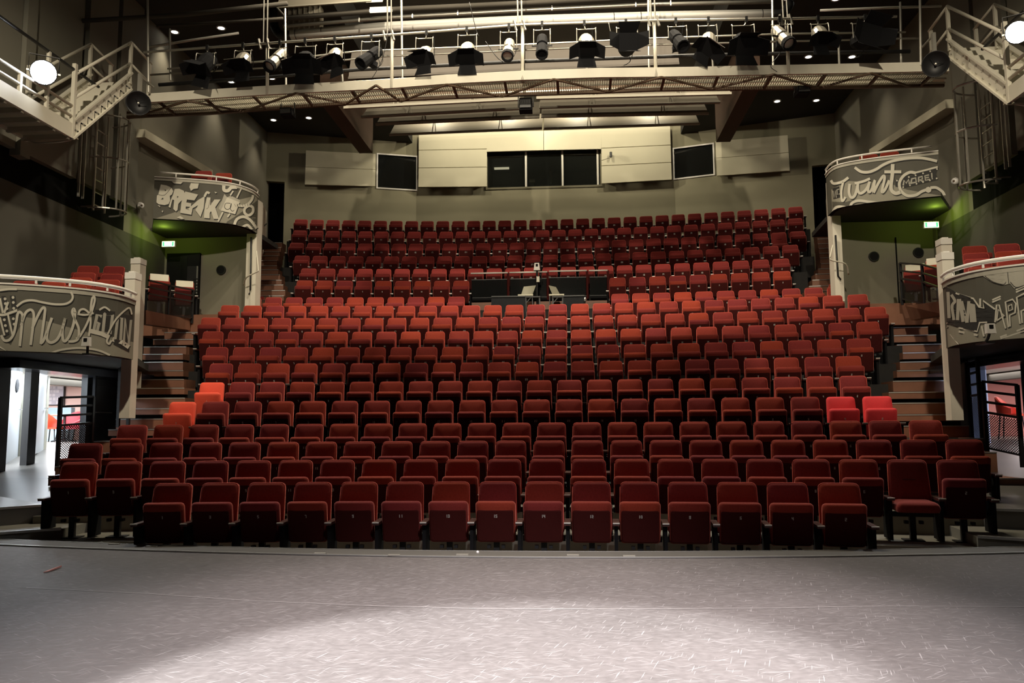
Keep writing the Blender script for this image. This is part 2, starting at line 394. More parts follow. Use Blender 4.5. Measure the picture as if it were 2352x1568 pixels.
# ---- aisle stairs
LOWT = [(1104, 11.31), (1037, 12.35), (980, 13.43), (928, 14.41), (882, 15.35), (839, 16.32), (801, 17.33), (768, 18.34), (744, 19.3), (715, 20.1)]
UPT = [(701, 20.75), (670, 21.88), (637, 22.82), (604, 23.88), (573, 24.98), (545, 25.81)]
SEATX = [(10.4, 5.85), (12.35, 5.98), (13.43, 6.0), (14.41, 6.28), (15.35, 6.78), (16.32, 7.3), (17.33, 7.82), (18.34, 7.85), (19.3, 7.85), (20.5, 7.8)]
SEATU = [(20.7, 6.9), (21.88, 7.15), (22.82, 7.65), (23.88, 8.2), (24.98, 8.5), (25.81, 8.72)]
def steps(name, lines, tabY, seatX, sg, gap):
    root = struct(name, MB().box(sg*7.0, sg*7.1, 14.9, 15.0, .9, 1.0), M['dark'])
    P = []
    for xo, y in lines:
        Y = interp(tabY, y); p = atY(xo, y, Y)
        xi = sg*interp(seatX, Y)
        q = V((xi, Y + abs(xi-p.x)*.10, p.z)); P.append((p, q))
    for i, (p, q) in enumerate(P):
        if i+1 < len(P):
            dep = P[i+1][0].y - p.y + .05
        rise = p.z - (P[i-1][0].z if i else p.z-.2)
        hgt = rise*.98 if (not gap or i % 2) else rise*.58
        dv = V((0, dep, 0)); dn = V((0, 0, -hgt))
        a, b = (p, q) if sg < 0 else (q, p)
        s = part('step', MB().hexa([a+dn, b+dn, b+dn+dv, a+dn+dv], [a, b, b+dv, a+dv]), M['wood'], root)
        u = (b-a).normalized()
        t0 = a + u*(.05 if sg > 0 else .35); t1 = b - u*(.35 if sg > 0 else .05)
        part('nosing', MB().bar(t0 + V((0, .03, .004)), t1 + V((0, .03, .004)), .06, .012), M['tread'], s)
        part('nosing_edge', MB().bar(a + V((0, -.006, -.006)), b + V((0, -.006, -.006)), .012, .016), M['alu'], s)
        if hgt < rise*.9:
            part('step_gap', MB().hexa([a+V((0, .12, -rise)), b+V((0, .12, -rise)), b+V((0, .2, -rise)), a+V((0, .2, -rise))],
                                        [a+dn+V((0, .12, 0)), b+dn+V((0, .12, 0)), b+dn+V((0, .2, 0)), a+dn+V((0, .2, 0))]), M['dark'], s)
    return root
Lx = [(111, 1097), (127, 1071), (170, 1042), (216, 1013), (249, 986), (267, 962), (289, 938), (299, 914), (311, 891), (312, 871), (322, 851), (324, 831), (328, 813), (330, 796), (352, 779), (378, 763), (418, 746), (434, 730)]
steps('stairs_left', Lx, LOWT, SEATX, -1, True)
Rx = [(2352, 1098), (2289, 1038), (2258, 1006), (2225, 977), (2213, 951), (2187, 924), (2184, 899), (2178, 873), (2177, 849), (2176, 829), (2176, 808), (2172, 789), (2150, 768), (2131, 750), (2095, 733), (2081, 719), (2078, 703)]
steps('stairs_right', Rx, LOWT, SEATX, 1, True)
ULx = [(586, y) for y in (689, 679, 666.6, 654, 643, 630.6, 619, 609.7, 597.8, 587, 577.7, 568, 557)]
steps('stairs_left.001', ULx, UPT, SEATU, -1, False)
URx = [(1914, y) for y in (667, 655, 641, 627.5, 616, 604, 591, 580, 569, 558, 547, 537, 527)]
steps('stairs_right.001', URx, UPT, SEATU, 1, False)

# ---- walls
def wall_cells(mb, p0, p1, z0, z1, holes, t):
    """vertical wall from p0 to p1 (xy) with rectangular holes (u0,u1,z0,z1 in metres along it); thickness t to the back (left normal)"""
    a = V((p0[0], p0[1], 0)); b = V((p1[0], p1[1], 0)); L = (b-a).length; d = (b-a)/L; nrm = V((-d.y, d.x, 0))
    us = sorted({0, L} | {h[0] for h in holes} | {h[1] for h in holes}); zs = sorted({z0, z1} | {h[2] for h in holes} | {h[3] for h in holes})
    for u0, u1 in zip(us, us[1:]):
        for w0, w1 in zip(zs, zs[1:]):
            if any(h[0] <= (u0+u1)/2 <= h[1] and h[2] <= (w0+w1)/2 <= h[3] for h in holes): continue
            q = [a+d*u0, a+d*u1, a+d*u1+nrm*t, a+d*u0+nrm*t]
            mb.hexa([V((k.x, k.y, w0)) for k in q], [V((k.x, k.y, w1)) for k in q])
    return mb
BW = {'c': ((-4.75, 28.6), (4.65, 28.6)), 'l': ((-9.8, 27.0), (-4.75, 28.6)), 'r': ((4.65, 28.6), (9.8, 27.0))}
def on_back(seg, px, py, off=0.):
    (x0, y0), (x1, y1) = BW[seg]; d = V((x1-x0, y1-y0, 0)).normalized(); n = V((d.y, -d.x, 0))
    p = atP(px, py, V((x0, y0, 0)) + n*off, n); u = (V((p.x, p.y, 0)) - V((x0, y0, 0))).dot(d)
    return p, u, d, n
def hole(seg, x0, x1, y0, y1):
    us = [on_back(seg, x, y)[1] for x, y in ((x0, y0), (x0, y1), (x1, y0), (x1, y1))]
    zs = [on_back(seg, x, y)[0].z for x, y in ((x0, y0), (x0, y1), (x1, y0), (x1, y1))]
    return (sum(us[:2])/2, sum(us[2:])/2, (zs[1]+zs[3])/2, (zs[0]+zs[2])/2)
hc = hole('c', 1120, 1378, 347, 428)
hl = [hole('l', 598, 652, 416, 560), hole('l', 868, 956, 358, 433)]
hr = [hole('r', 1549, 1638, 337, 405), hole('r', 1868, 1912, 378, 530)]
wb = MB(); wall_cells(wb, *BW['c'], 4.5, 12.8, [hc], .2); wall_cells(wb, *BW['l'], 4.5, 12.8, hl, .2); wall_cells(wb, *BW['r'], 4.5, 12.8, hr, .2)
wallb = struct('wall_back', wb, M['backwall'])
def backbox(seg, h, dep, mt, nm):   # dark space behind an opening
    (x0, y0), (x1, y1) = BW[seg]; a = V((x0, y0, 0)); d = (V((x1, y1, 0))-a).normalized(); n = V((-d.y, d.x, 0))
    A = a+d*(h[0]-.1)+n*.2; B = a+d*(h[1]+.1)+n*.2; C_ = B+n*dep; D = A+n*dep; z0, z1 = h[2]-.05, h[3]+.1
    q = lambda p, z: (p.x, p.y, z)
    mb = MB().add([q(A,z0),q(B,z0),q(C_,z0),q(D,z0),q(A,z1),q(B,z1),q(C_,z1),q(D,z1)], [(0,1,2,3),(7,6,5,4),(2,1,5,6),(3,2,6,7),(0,3,7,4)])
    return struct('wall_back.001', mb, mt) if nm == 'control_room' else part(nm, mb, mt, wallb)
croom = mat('dim_control_room', (.10, .105, .085), .9)
backbox('c', hc, 2.6, croom, 'control_room')
backbox('l', hl[0], 2.0, M['dark'], 'doorway_lining'); backbox('l', hl[1], .6, M['dark'], 'window_box')
backbox('r', hr[1], 2.0, M['dark'], 'doorway_lining'); backbox('r', hr[0], .6, M['dark'], 'window_box')
def pt_back(seg, u, z, off=0.):
    (x0, y0), (x1, y1) = BW[seg]; d = V((x1-x0, y1-y0, 0)).normalized(); n = V((d.y, -d.x, 0))
    p = V((x0, y0, 0)) + d*u + n*off; return V((p.x, p.y, z))
def window(name, seg, h, fm, mull=(), fw=.07, gl='glass_dark', lb=None):
    root = MB(); u0, u1, z0, z1 = h
    def bx(a0, a1, b0, b1, o0, o1, mb):
        c = [pt_back(seg, a0, b0, o0), pt_back(seg, a1, b0, o0), pt_back(seg, a1, b1, o0), pt_back(seg, a0, b1, o0)]
        e = [pt_back(seg, a0, b0, o1), pt_back(seg, a1, b0, o1), pt_back(seg, a1, b1, o1), pt_back(seg, a0, b1, o1)]
        mb.hexa(c, e); return mb
    for q in ((u0-fw, u0, z0-fw, z1+fw), (u1, u1+fw, z0-fw, z1+fw), (u0, u1, z0-fw, z0), (u0, u1, z1, z1+fw)):
        bx(*q, -.05, .03, root)
    wn = struct(name, root, fm)
    cuts = [u0] + list(mull) + [u1]
    for a0, a1 in zip(cuts, cuts[1:]): part('pane', bx(a0, a1, z0, z1, -.045, -.035, MB()), M[gl], wn)
    for mu in mull: part('mullion', bx(mu-.035, mu+.035, z0, z1, -.06, .02, MB()), M['white'], wn)
    return wn, bx
mus = [on_back('c', x, 390)[1] for x in (1208, 1292, 1373)]
wc, bxf = window('window_1', 'c', hc, mat('olive_window_frame', (.17, .155, .10), .6), mus, gl='glass')
window('window_2', 'l', hl[1], M['offwhite'], fw=.05); window('window_3', 'r', hr[0], M['offwhite'], fw=.05)
# fluorescent fixture seen in the control room
p = atY(1152, 382, 30.6); r_ = thing('tube_light', 'lit fluorescent ceiling light seen through the control room window', 'lamp', p)
part('diffuser', MB().box(p.x-.29, p.x+.29, p.y, p.y+.12, p.z-.09, p.z+.09), M['tube_on'], r_)
part('housing', MB().box(p.x-.31, p.x+.33, p.y+.02, p.y+.16, p.z+.09, p.z+.14), M['white'], r_)
for nm, px, py, w_, h_, lb in (('computer_screen', 1265, 397, .10, .16, 'small pale device on the control room shelf'), ('paper_box', 1222, 414, .22, .14, 'pale box at the control room window sill')):
    p = atY(px, py, 29.6); rr = thing(nm, lb, 'box' if 'box' in nm else 'device', p)
    part('case', MB().box(p.x-w_/2, p.x+w_/2, p.y, p.y+.15, p.z-h_/2, p.z+h_/2), M['seatgrey'], rr)
    part('stand', MB().box(p.x-w_*.3, p.x+w_*.3, p.y+.03, p.y+.12, p.z-h_/2-.35, p.z-h_/2), croom, rr)
# acoustic boards (each board a part)
def boards(nm, seg, quad, ycuts, off=.22, xcuts=None):
    """quad: px corners tl,tr,br,bl; boards between fractional cuts"""
    tl, tr_, br, bl = quad; root = None
    us0 = on_back(seg, *tl, off)[1]; us1 = on_back(seg, *tr_, off)[1]
    fr = [0] + list(ycuts) + [1]
    P = lambda f, g: (tl[0]+(tr_[0]-tl[0])*f + ((bl[0]+(br[0]-bl[0])*f) - (tl[0]+(tr_[0]-tl[0])*f))*g, tl[1]+(tr_[1]-tl[1])*f + ((bl[1]+(br[1]-bl[1])*f) - (tl[1]+(tr_[1]-tl[1])*f))*g)
    for i, (g0, g1) in enumerate(zip(fr, fr[1:])):
        xc = [0] + list((xcuts or {}).get(i, [])) + [1]
        for f0, f1 in zip(xc, xc[1:]):
            e = .004
            c = [on_back(seg, *P(a, b), off)[0] for a, b in ((f0, g1-e*2), (f1, g1-e*2), (f1, g0+e), (f0, g0+e))]
            n = on_back(seg, *tl, off)[3]
            bk = [k - n*.06 for k in c]
            part('acoustic_board', MB().hexa(bk, c), M['panel'], wallb)
    n = on_back(seg, *tl, off)[3]
    c = [on_back(seg, *P(a, b), off-.06)[0] for a, b in ((.02, .95), (.98, .95), (.98, .05), (.02, .05))]
    part('board_batten', MB().hexa([k - n*(off-.06) for k in c], c), M['dark'], wallb)
boards('a', 'c', ((962, 307), (1118, 303), (1118, 429), (961, 430)), (.31, .64))
boards('a', 'c', ((1118, 303), (1248, 300), (1248, 345), (1118, 348.5)), ())
boards('a', 'c', ((1249, 300), (1381, 295.5), (1381, 342), (1249, 345)), ())
boards('a', 'c', ((1381, 295.5), (1539, 289), (1543, 413), (1382, 422)), (.355, .675))
boards('a', 'l', ((703, 345), (863, 353), (862, 428), (700, 424)), (.485,))
boards('a', 'r', ((1643, 324), (1809, 310), (1814, 392), (1647, 404)), (.49,))

# side walls
for sg, nm in ((-1, 'wall_left'), (1, 'wall_right')):
    X = sg*9.8; mb = MB()
    lo, hi = (X, X-.2) if sg < 0 else (X, X+.2)
    a, b = min(lo, hi), max(lo, hi)
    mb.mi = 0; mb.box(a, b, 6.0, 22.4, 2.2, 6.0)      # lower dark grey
    mb.mi = 1; mb.box(a, b, 6.0, 18.2, 6.0, 6.68)     # flush band painted black as the shadow gap
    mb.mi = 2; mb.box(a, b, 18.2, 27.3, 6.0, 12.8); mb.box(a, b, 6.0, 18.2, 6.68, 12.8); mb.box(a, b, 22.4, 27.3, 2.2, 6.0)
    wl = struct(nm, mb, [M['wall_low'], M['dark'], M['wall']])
    ys = [8.0, 9.6, 11.2, 12.75, 14.2, 14.5, 16.1, 16.3, 17.4, 17.55, 18.5]
    for i, (y0, y1) in enumerate(zip(ys, ys[1:])):
        narrow = (y1-y0) < .35
        t = .22 if narrow else .13
        if 16.0 < y0 < 16.2 or 17.3 < y0 < 17.5: continue
        bx_ = (X, X-sg*t)
        part('wall_board', MB().box(min(bx_), max(bx_), y0+.01, y1-.01, 6.62 - (.12 if narrow else 0), 12.4), M['wallboard'], wl)
    # sloping ledge
    if sg < 0: q = [(318, 298), (476, 392)]; th = 13
    else: q = [(2189, 229), (2010, 344)]; th = 13
    p = atX(*q[0], sg*9.62); e = atX(*q[1], sg*9.62)
    part('ledge', MB().bar(p + V((0, 0, -.09)), e + V((0, 0, -.09)), .34, .20), M['panel'], wl, label='pale sloping ledge on the upper side wall')
# front cheek columns at the frame edge
struct('wall_left.001', MB().box(-9.9, -9.6, 10.5, 13.2, 2.6, 6.6), M['wall'])
# ---- ceiling
ZC = 11.7
mb = MB(); mb.box(-10, -4.9, 6, 28.8, ZC+.02, ZC+.2); mb.box(4.9, 10, 6, 28.8, ZC+.02, ZC+.2)
ce = struct('ceiling', mb, M['ceil'])
mb = MB(); mb.box(-5, 5, 6, 29, 12.7, 12.85)
part('raised_ceiling', mb, M['ceil2'], ce)
for sg in (-1, 1): part('raised_side', MB().box(sg*4.95-.05, sg*4.95+.05, 6, 28.6, ZC+.2, 12.7), M['ceil'], ce)
for sg in (-1, 1):
    part('timber_beam', MB().box(sg*5.75-.22, sg*5.75+.22, 21.0, 25.2, 10.2, ZC+.02), M['glulam'], ce, label='brown timber beam under the ceiling')
# pale baffles hung above the rear rows
bfd = [((790, 248), (1194, 228), (1232, 226), (1680, 215), 19.0), ((830, 269), (1200, 249), (1239, 247), (1654, 235), 21.0),
       ((863, 286), (1239, 269), (1243, 268), (1628, 261), 23.0), ((894, 310), (1245, 295), (1248, 296), (1607, 284.5), 25.4)]
for i, (a, b, c, d, Y) in enumerate(bfd):
    for j, (l, r2) in enumerate(((a, b), (c, d))):
        p = atY(*l, Y); q = atY(*r2, Y); up = V((0, 1.15, .95))
        t = thing('ceiling_baffle', 'pale ceiling baffle, %s from the stage, %s half' % (('first', 'second', 'third', 'fourth')[i], ('left', 'right')[j]), 'baffle', (p+q)/2, 'pale ceiling baffles')
        part('board', MB().hexa([p, q, q+up, p+up], [k + V((0, .03, -.03)) for k in (p, q, q+up, p+up)]), M['baffle'], t)
        part('edge_lip', MB().bar(p + V((0, -.02, 0)), q + V((0, -.02, 0)), .05, .06), M['baffle_edge'], t)
        n = 2 if j == 0 else 2
        for k in range(1, 3):
            e = p.lerp(q, (k-.35)/2.3)
            part('bracket', MB().bar(e, e + V((.06, .05, .5)), .02, .02).bar(e + V((.13, 0, 0)), e + V((.07, .05, .5)), .02, .02), M['baffle_edge'], t)

# ------------------------------------------------------------------ seats
def rrect(w0, w1, h, r0, r1, n=4):
    """rounded outline in (x,z), bottom width w0 top width w1, height h, centred in x, z from 0 to h; counter-clockwise seen from -y"""
    P = []
    for cx_, cz, r, a0 in ((-w0/2+r0, r0, r0, PI), (w0/2-r0, r0, r0, 1.5*PI), (w1/2-r1, h-r1, r1, 0), (-w1/2+r1, h-r1, r1, .5*PI)):
        for k in range(n+1):
            a = a0 + .5*PI*k/n
            P.append((cx_ + r*math.cos(a), cz + r*math.sin(a)))
    return P
def pad(w0, w1, h, r0, r1, loops, xf, n=4):
    """loops: (inset, depth) from rear to front; xf maps (x, depth, z) to local space"""
    mb = MB(); N = None; vs = []; O = rrect(w0, w1, h, r0, r1, n); N = len(O)
    for ins, d in loops:
        for x, z in O:
            sx = 1 - 2*ins/w0; sz = 1 - 2*ins/h
            vs.append(xf(x*sx, d, (z-h/2)*sz + h/2))
    fs = [(i*N+k, i*N+(k+1) % N, (i+1)*N+(k+1) % N, (i+1)*N+k) for i in range(len(loops)-1) for k in range(N)]
    c0 = len(vs); vs.append(xf(0, loops[0][1], h/2)); c1 = len(vs); vs.append(xf(0, loops[-1][1] - .006, h/2))
    L = (len(loops)-1)*N
    fs += [(c0, (k+1) % N, k) for k in range(N)] + [(c1, L+k, L+(k+1) % N) for k in range(N)]
    return mb.add(vs, fs)
BZ, BH = .36, .56
def xf_back(x, d, z): return (x, d + -.13*(1 - z/BH), BZ + z)
def xf_cush(x, d, z):    # folded up: leans so that its upper edge comes towards the stage
    return (x, d - .20 - .11*(z/.46), .262 + z - .02*(d))
def xf_down(x, d, z):    # folded down: horizontal pad
    return (x, -.10 - z, .40 - d)
mb_back = pad(.455, .425, BH, .03, .055, [(.03, .045), (.004, .035), (0, .0), (.0, -.02), (.008, -.036), (.035, -.046), (.12, -.052)], xf_back)
ME_back = mb_back.mesh('backrest', M['cloth'], True)
ME_back_n = mb_back.mesh('backrest', M['cloth_new'], True); ME_back_p = mb_back.mesh('backrest', M['cloth_pink'], True)
cl = [(.05, .05), (.01, .045), (0, .02), (0, -.012), (.006, -.034), (.02, -.053), (.04, -.066), (.07, -.074)]
mb_cush = pad(.44, .45, .465, .04, .045, cl, xf_cush)
ME_cush = mb_cush.mesh('seat_cushion', M['cloth'], True)
ME_cush_n = mb_cush.mesh('seat_cushion', M['cloth_new'], True); ME_cush_p = mb_cush.mesh('seat_cushion', M['cloth_pink'], True)
ME_cush_d = pad(.44, .45, .465, .04, .045, cl, xf_down).mesh('seat_cushion', M['cloth'], True)
def xf_shell(x, d, z): return xf_cush(x, d, z + .012)
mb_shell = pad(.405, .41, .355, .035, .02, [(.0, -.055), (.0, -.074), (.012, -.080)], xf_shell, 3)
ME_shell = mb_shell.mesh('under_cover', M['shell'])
O = rrect(.455, .425, BH, .03, .055, 3)
mb_rim = MB().tube([xf_back(x*.995, -.026, (z-BH/2)*.995+BH/2) for x, z in O[4:] + O[:1]][0:], .0055, 4, False)
ME_rim = mb_rim.mesh('piping', M['piping'], True)
mb_cr = MB().lathe([(.002, -.075), (.007, -.06), (.008, 0), (.007, .06), (.002, .075)], xf_back(0, -.0535, .335), (1, 0, 0), 6)
ME_cr = mb_cr.mesh('headrest_crease', M['crease'], True)
def arm(side):
    x = side*PITCH_S/2
    a = MB().box(x-.036, x+.036, -.44, -.02, .475, .505)
    c = MB().box(x-.037, x+.037, -.452, -.425, .497, .509)
    s = MB().hexa([(x-.018, -.36, .02), (x+.018, -.36, .02), (x+.018, -.02, .02), (x-.018, -.02, .02)], [(x-.018, -.38, .475), (x+.018, -.38, .475), (x+.018, -.04, .475), (x-.018, -.04, .475)])
    return a, c, s
aR, cR, sR = arm(1); aL, cL, sL = arm(-1)
M['armcap'] = mat('pale_metal_arm_tip', (.75, .72, .66), .4, metal=.3)
M['armtop'] = mat('dark_red_brown_arm', (.07, .02, .016), .45)
ME_arm = [aL.mesh('armrest', M['armtop']), aR.mesh('armrest', M['armtop'])]
ME_cap = [cL.mesh('arm_cap', M['armcap']), cR.mesh('arm_cap', M['armcap'])]
ME_sup = [sL.mesh('arm_support', M['blackmatt']), sR.mesh('arm_support', M['blackmatt'])]
mb_ped = MB().box(-.032, .032, -.2, -.13, .01, .34).box(-.11, .11, -.26, -.06, .0, .012).box(-.24, .24, -.16, -.12, .27, .33).box(-.10, -.06, -.27, -.2, .2, .235).box(.06, .10, -.27, -.2, .2, .235)
ME_ped = mb_ped.mesh('pedestal', M['black'])
# digits as strokes turned into thin plates
SEG = {'0': 'abcdef', '1': 'bc', '2': 'abged', '3': 'abgcd', '4': 'fgbc', '5': 'afgcd', '6': 'afgecd', '7': 'abc', '8': 'abcdefg', '9': 'abcdfg'}
def number_mb(n, h=.034):
    mb = MB(); w_ = h*.55; t = h*.17; s_ = str(n); x0 = -len(s_)*(w_+t*1.6)/2 + t*.8
    for ch in s_:
        B = {'a': (0, w_, h-t, h), 'g': (0, w_, h/2-t/2, h/2+t/2), 'd': (0, w_, 0, t), 'b': (w_-t, w_, h/2, h), 'c': (w_-t, w_, 0, h/2), 'e': (0, t, 0, h/2), 'f': (0, t, h/2, h)}
        for k in SEG[ch]:
            a, b, c, d = B[k]; q = [(a, c), (b, c), (b, d), (a, d)]
            z0 = .285
            mb.add([xf_cush(x0+x, -.0875, z0+z) for x, z in q], [(0, 1, 2, 3)])
        x0 += w_ + t*1.6
    return mb
NUM = {}
def number_mesh(n):
    if n not in NUM: NUM[n] = number_mb(n).mesh('seat_number', M['num'])
    return NUM[n]
def seat_root(loc, rz, label, group, num=None, kind='std', arms=(1,)):
    o = bpy.data.objects.new('theatre_seat', None); COL.objects.link(o); o.location = loc; o.rotation_euler.z = rz; o.empty_display_size = .2
    tag(o, label, 'seat', group)
    def p(nm, me, par, lab=None):
        c = bpy.data.objects.new(nm, me); COL.objects.link(c); c.parent = par
        if lab: c['label'] = lab
        return c
    bk = p('backrest', {'new': ME_back_n, 'pink': ME_back_p}.get(kind, ME_back), o)
    if kind in ('std', 'down'): p('piping', ME_rim, bk)
    p('headrest_crease', ME_cr, bk)
    cu = p('seat_cushion', {'new': ME_cush_n, 'pink': ME_cush_p, 'down': ME_cush_d}.get(kind, ME_cush), o)
    if kind != 'down':
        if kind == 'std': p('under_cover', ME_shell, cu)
        if num: p('seat_number', number_mesh(num), cu)
    for a in arms:
        i = 0 if a < 0 else 1
        am = p('armrest', ME_arm[i], o); p('arm_cap', ME_cap[i], am); p('arm_support', ME_sup[i], am)
    p('pedestal', ME_ped, o)
    return o
ORD = ['', 'first', 'second', 'third', 'fourth', 'fifth', 'sixth', 'seventh', 'eighth', 'ninth', 'tenth', 'eleventh', 'twelfth', 'thirteenth', 'fourteenth', 'fifteenth',
       'sixteenth', 'seventeenth', 'eighteenth', 'nineteenth', 'twentieth', 'twenty-first', 'twenty-second', 'twenty-third', 'twenty-fourth', 'twenty-fifth', 'twenty-sixth', 'twenty-seventh', 'twenty-eighth', 'twenty-ninth']
GAPS = {12: range(11, 18), 13: range(9, 16)}
def seat_number(r, i, n):     # odd from the left end, even from the right end
    left = (n+1)//2
    return 2*i+1 if i < left else 2*(n-i)
rest = []
for r in range(1, 19):
    n = ROWS[r][4]; idx = [i for i in range(n) if i not in GAPS.get(r, ())]
    for k, i in enumerate(idx):
        loc, rz = rowpos(r, (i-(n-1)/2)*PITCH_S)
        nl = sum(1 for q in idx if q < i)
        num = seat_number(r, i, n)
        arms = [1]
        if i-1 not in idx: arms.append(-1)
        if r > 13: rest.append((loc, rz, num, arms, r == 16 and i == 28)); continue
        rown = 'front row' if r == 1 else ORD[r] + ' row from the stage'
        kind = 'std'
        lab = 'dark red tip-up theatre seat, %s from the left in %s' % (ORD[nl+1], rown)
        if r == 5 and i == 0: kind, lab = 'new', 'bright coral red seat beside the steps, left end of fifth row'
        if r == 6 and i == 0: kind, lab = 'new', 'bright coral red seat, left end of sixth row, behind the other coral seat'
        if r == 5 and i == 20: kind, lab = 'pink', 'bright crimson seat second from the right end of fifth row'
        if r == 5 and i == 21: kind, lab = 'pink', 'bright crimson seat at the right end of fifth row beside the steps'
        if r == 2 and i == 19: kind, lab = 'down', 'dark red theatre seat with its cushion folded down, second row'
        seat_root(loc, rz, lab, 'red tip-up seats in the ' + (rown if r > 1 else 'front row'), num, kind, arms)
# the rows behind, past the number built singly: one object
def joined_seats(items):
    vs = []; fs = []; mi = []
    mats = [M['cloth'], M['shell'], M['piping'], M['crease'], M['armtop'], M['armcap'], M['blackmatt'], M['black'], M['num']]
    mb_d = pad(.44, .45, .465, .04, .045, cl, xf_down)
    for loc, rz, num, arms, down in items:
        T = Matrix.Translation(loc) @ Matrix.Rotation(rz, 4, 'Z')
        pl = [(mb_back, 0), (mb_rim, 2), (mb_cr, 3), (mb_d if down else mb_cush, 0), (mb_ped, 7)]
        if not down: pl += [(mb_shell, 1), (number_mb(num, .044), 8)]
        for a in arms: pl += [(aL if a < 0 else aR, 4), (cL if a < 0 else cR, 5), (sL if a < 0 else sR, 6)]
        for mb, k in pl:
            o = len(vs); vs += [tuple(T @ V(p)) for p in mb.v]; fs += [tuple(q+o for q in f) for f in mb.f]; mi += [k]*len(mb.f)
    me = bpy.data.meshes.new('upper_row_seats'); me.from_pydata(vs, [], fs)
    for q in mats: me.materials.append(q)
    me.polygons.foreach_set('material_index', mi); me.polygons.foreach_set('use_smooth', [k in (0, 2, 3) for k in mi]); me.update()
    return me
o = obj('upper_row_seats', joined_seats(rest), None); o['kind'] = 'stuff'
tag(o, 'red tip-up seats filling the last five rows below the back wall', 'seats')
# two seats half hidden behind the ends of the twelfth row
for px, py, lab in ((590, 678.5, 'red seat half hidden behind the left end of the twelfth row'), (1922, 652.5, 'red seat half hidden behind the right end of the twelfth row')):
    p = atY(px, py, 21.6); seat_root(p - V((0, 0, HS)), .1 if px < 1000 else -.1, lab, None, None, 'std', (1, -1))
# seats on the four side balconies
BS = [('lower left', [(205, 611.5, 16.2), (264, 612.5, 16.4), (196, 627, 15.5), (259, 630, 15.7), (187, 638.5, 14.8), (251, 643, 15.0), (60, 646, 14.2), (125, 648, 14.4)], .17),
      ('lower right', [(2236, 566, 15.9), (2310, 561, 15.6), (2239, 582, 15.1), (2314, 578, 14.9), (2243, 595.5, 14.4), (2320, 590, 14.1)], -.17),
      ('upper left', [(469, 393.5, 20.4), (515, 398.5, 20.5)], .12), ('upper right', [(1994, 356, 20.4), (2042, 349.5, 20.3)], -.12)]
BL = {('lower left', 0): 'red seat in the back row of lower left balcony, nearer the wall', ('lower left', 1): 'red seat in the back row of lower left balcony, beside the white newel post',
      ('lower left', 2): 'red seat in the middle row of lower left balcony, nearer the wall', ('lower left', 3): 'red seat in the middle row of lower left balcony, beside the newel post',
      ('lower left', 4): 'red seat in the front row of lower left balcony, second from the newel post', ('lower left', 5): 'red seat in the front row of lower left balcony, beside the newel post',
      ('lower left', 6): 'red seat almost hidden by the lower left balcony rail, at the frame edge', ('lower left', 7): 'red seat almost hidden by the lower left balcony rail, third from the newel post',
      ('lower right', 0): 'red seat in the back row of lower right balcony, beside the newel post', ('lower right', 1): 'red seat in the back row of lower right balcony, nearer the frame edge',
      ('lower right', 2): 'red seat in the middle row of lower right balcony, beside the newel post', ('lower right', 3): 'red seat in the middle row of lower right balcony, nearer the frame edge',
      ('lower right', 4): 'red seat in the front row of lower right balcony, beside the newel post', ('lower right', 5): 'red seat in the front row of lower right balcony, nearer the frame edge',
      ('upper left', 0): 'red seat on the upper left balcony, nearer the side wall', ('upper left', 1): 'red seat on the upper left balcony, nearer the stairs',
      ('upper right', 0): 'red seat on the upper right balcony, nearer the stairs', ('upper right', 1): 'red seat on the upper right balcony, nearer the side wall'}
for nm, L, rz in BS:
    for k, (px, py, Y) in enumerate(L):
        p = atY(px, py, Y); seat_root(p - V((0, 0, HS)), rz, BL[(nm, k)], 'red seats on the %s balcony' % nm, 2*k+1 if 'left' in nm else 2*k+2, 'std', (1, -1))
# seats on the landings behind the black railings, with white sheets over their backs
for k, (px, py, Y, rz, la, lb) in enumerate(((366, 631, 18.0, .55, 'red seat on the left landing nearer the newel post, white sheet on it', 'white sheet over the left landing seat nearer the newel post'),
                           (424, 646, 19.3, .5, 'red seat on the left landing nearer the dark doorway, white sheet on it', 'white sheet over the left landing seat nearer the dark doorway'),
                           (2102, 608, 19.2, -.5, 'red seat on the right landing nearer the double door, white sheet on it', 'white sheet over the right landing seat nearer the double door'),
                           (2152, 593, 18.0, -.55, 'red seat on the right landing nearer the newel post, white sheet on it', 'white sheet over the right landing seat nearer the newel post'))):
    p = atY(px, py, Y); b = p - V((0, 0, HS)); seat_root(b, rz, la, 'landing seats with white sheets', None, 'std', (1, -1))
    t = thing('paper_sheet', lb, 'paper sheet', b, 'white sheets on the landing seats', rz=rz, world=False)
    a = [xf_back(x, -.064, z) for x, z in ((-.20, .10), (.20, .10), (.20, BH+.005), (-.20, BH+.005))]; c = [xf_back(x, .05, z) for x, z in ((-.20, BH+.006), (.20, BH+.006))]
    part('sheet', MB().add(a + c + [xf_back(x, .052, z) for x, z in ((-.20, .42), (.20, .42))], [(0, 1, 2, 3), (3, 2, 5, 4), (4, 5, 7, 6)]), M['paper'], t)
    part('text_block', MB().add([xf_back(x, -.067, z) for x, z in ((-.05, .28), (.12, .28), (.12, .34), (-.05, .34))], [(0, 1, 2, 3)]), M['mural_g'], t)

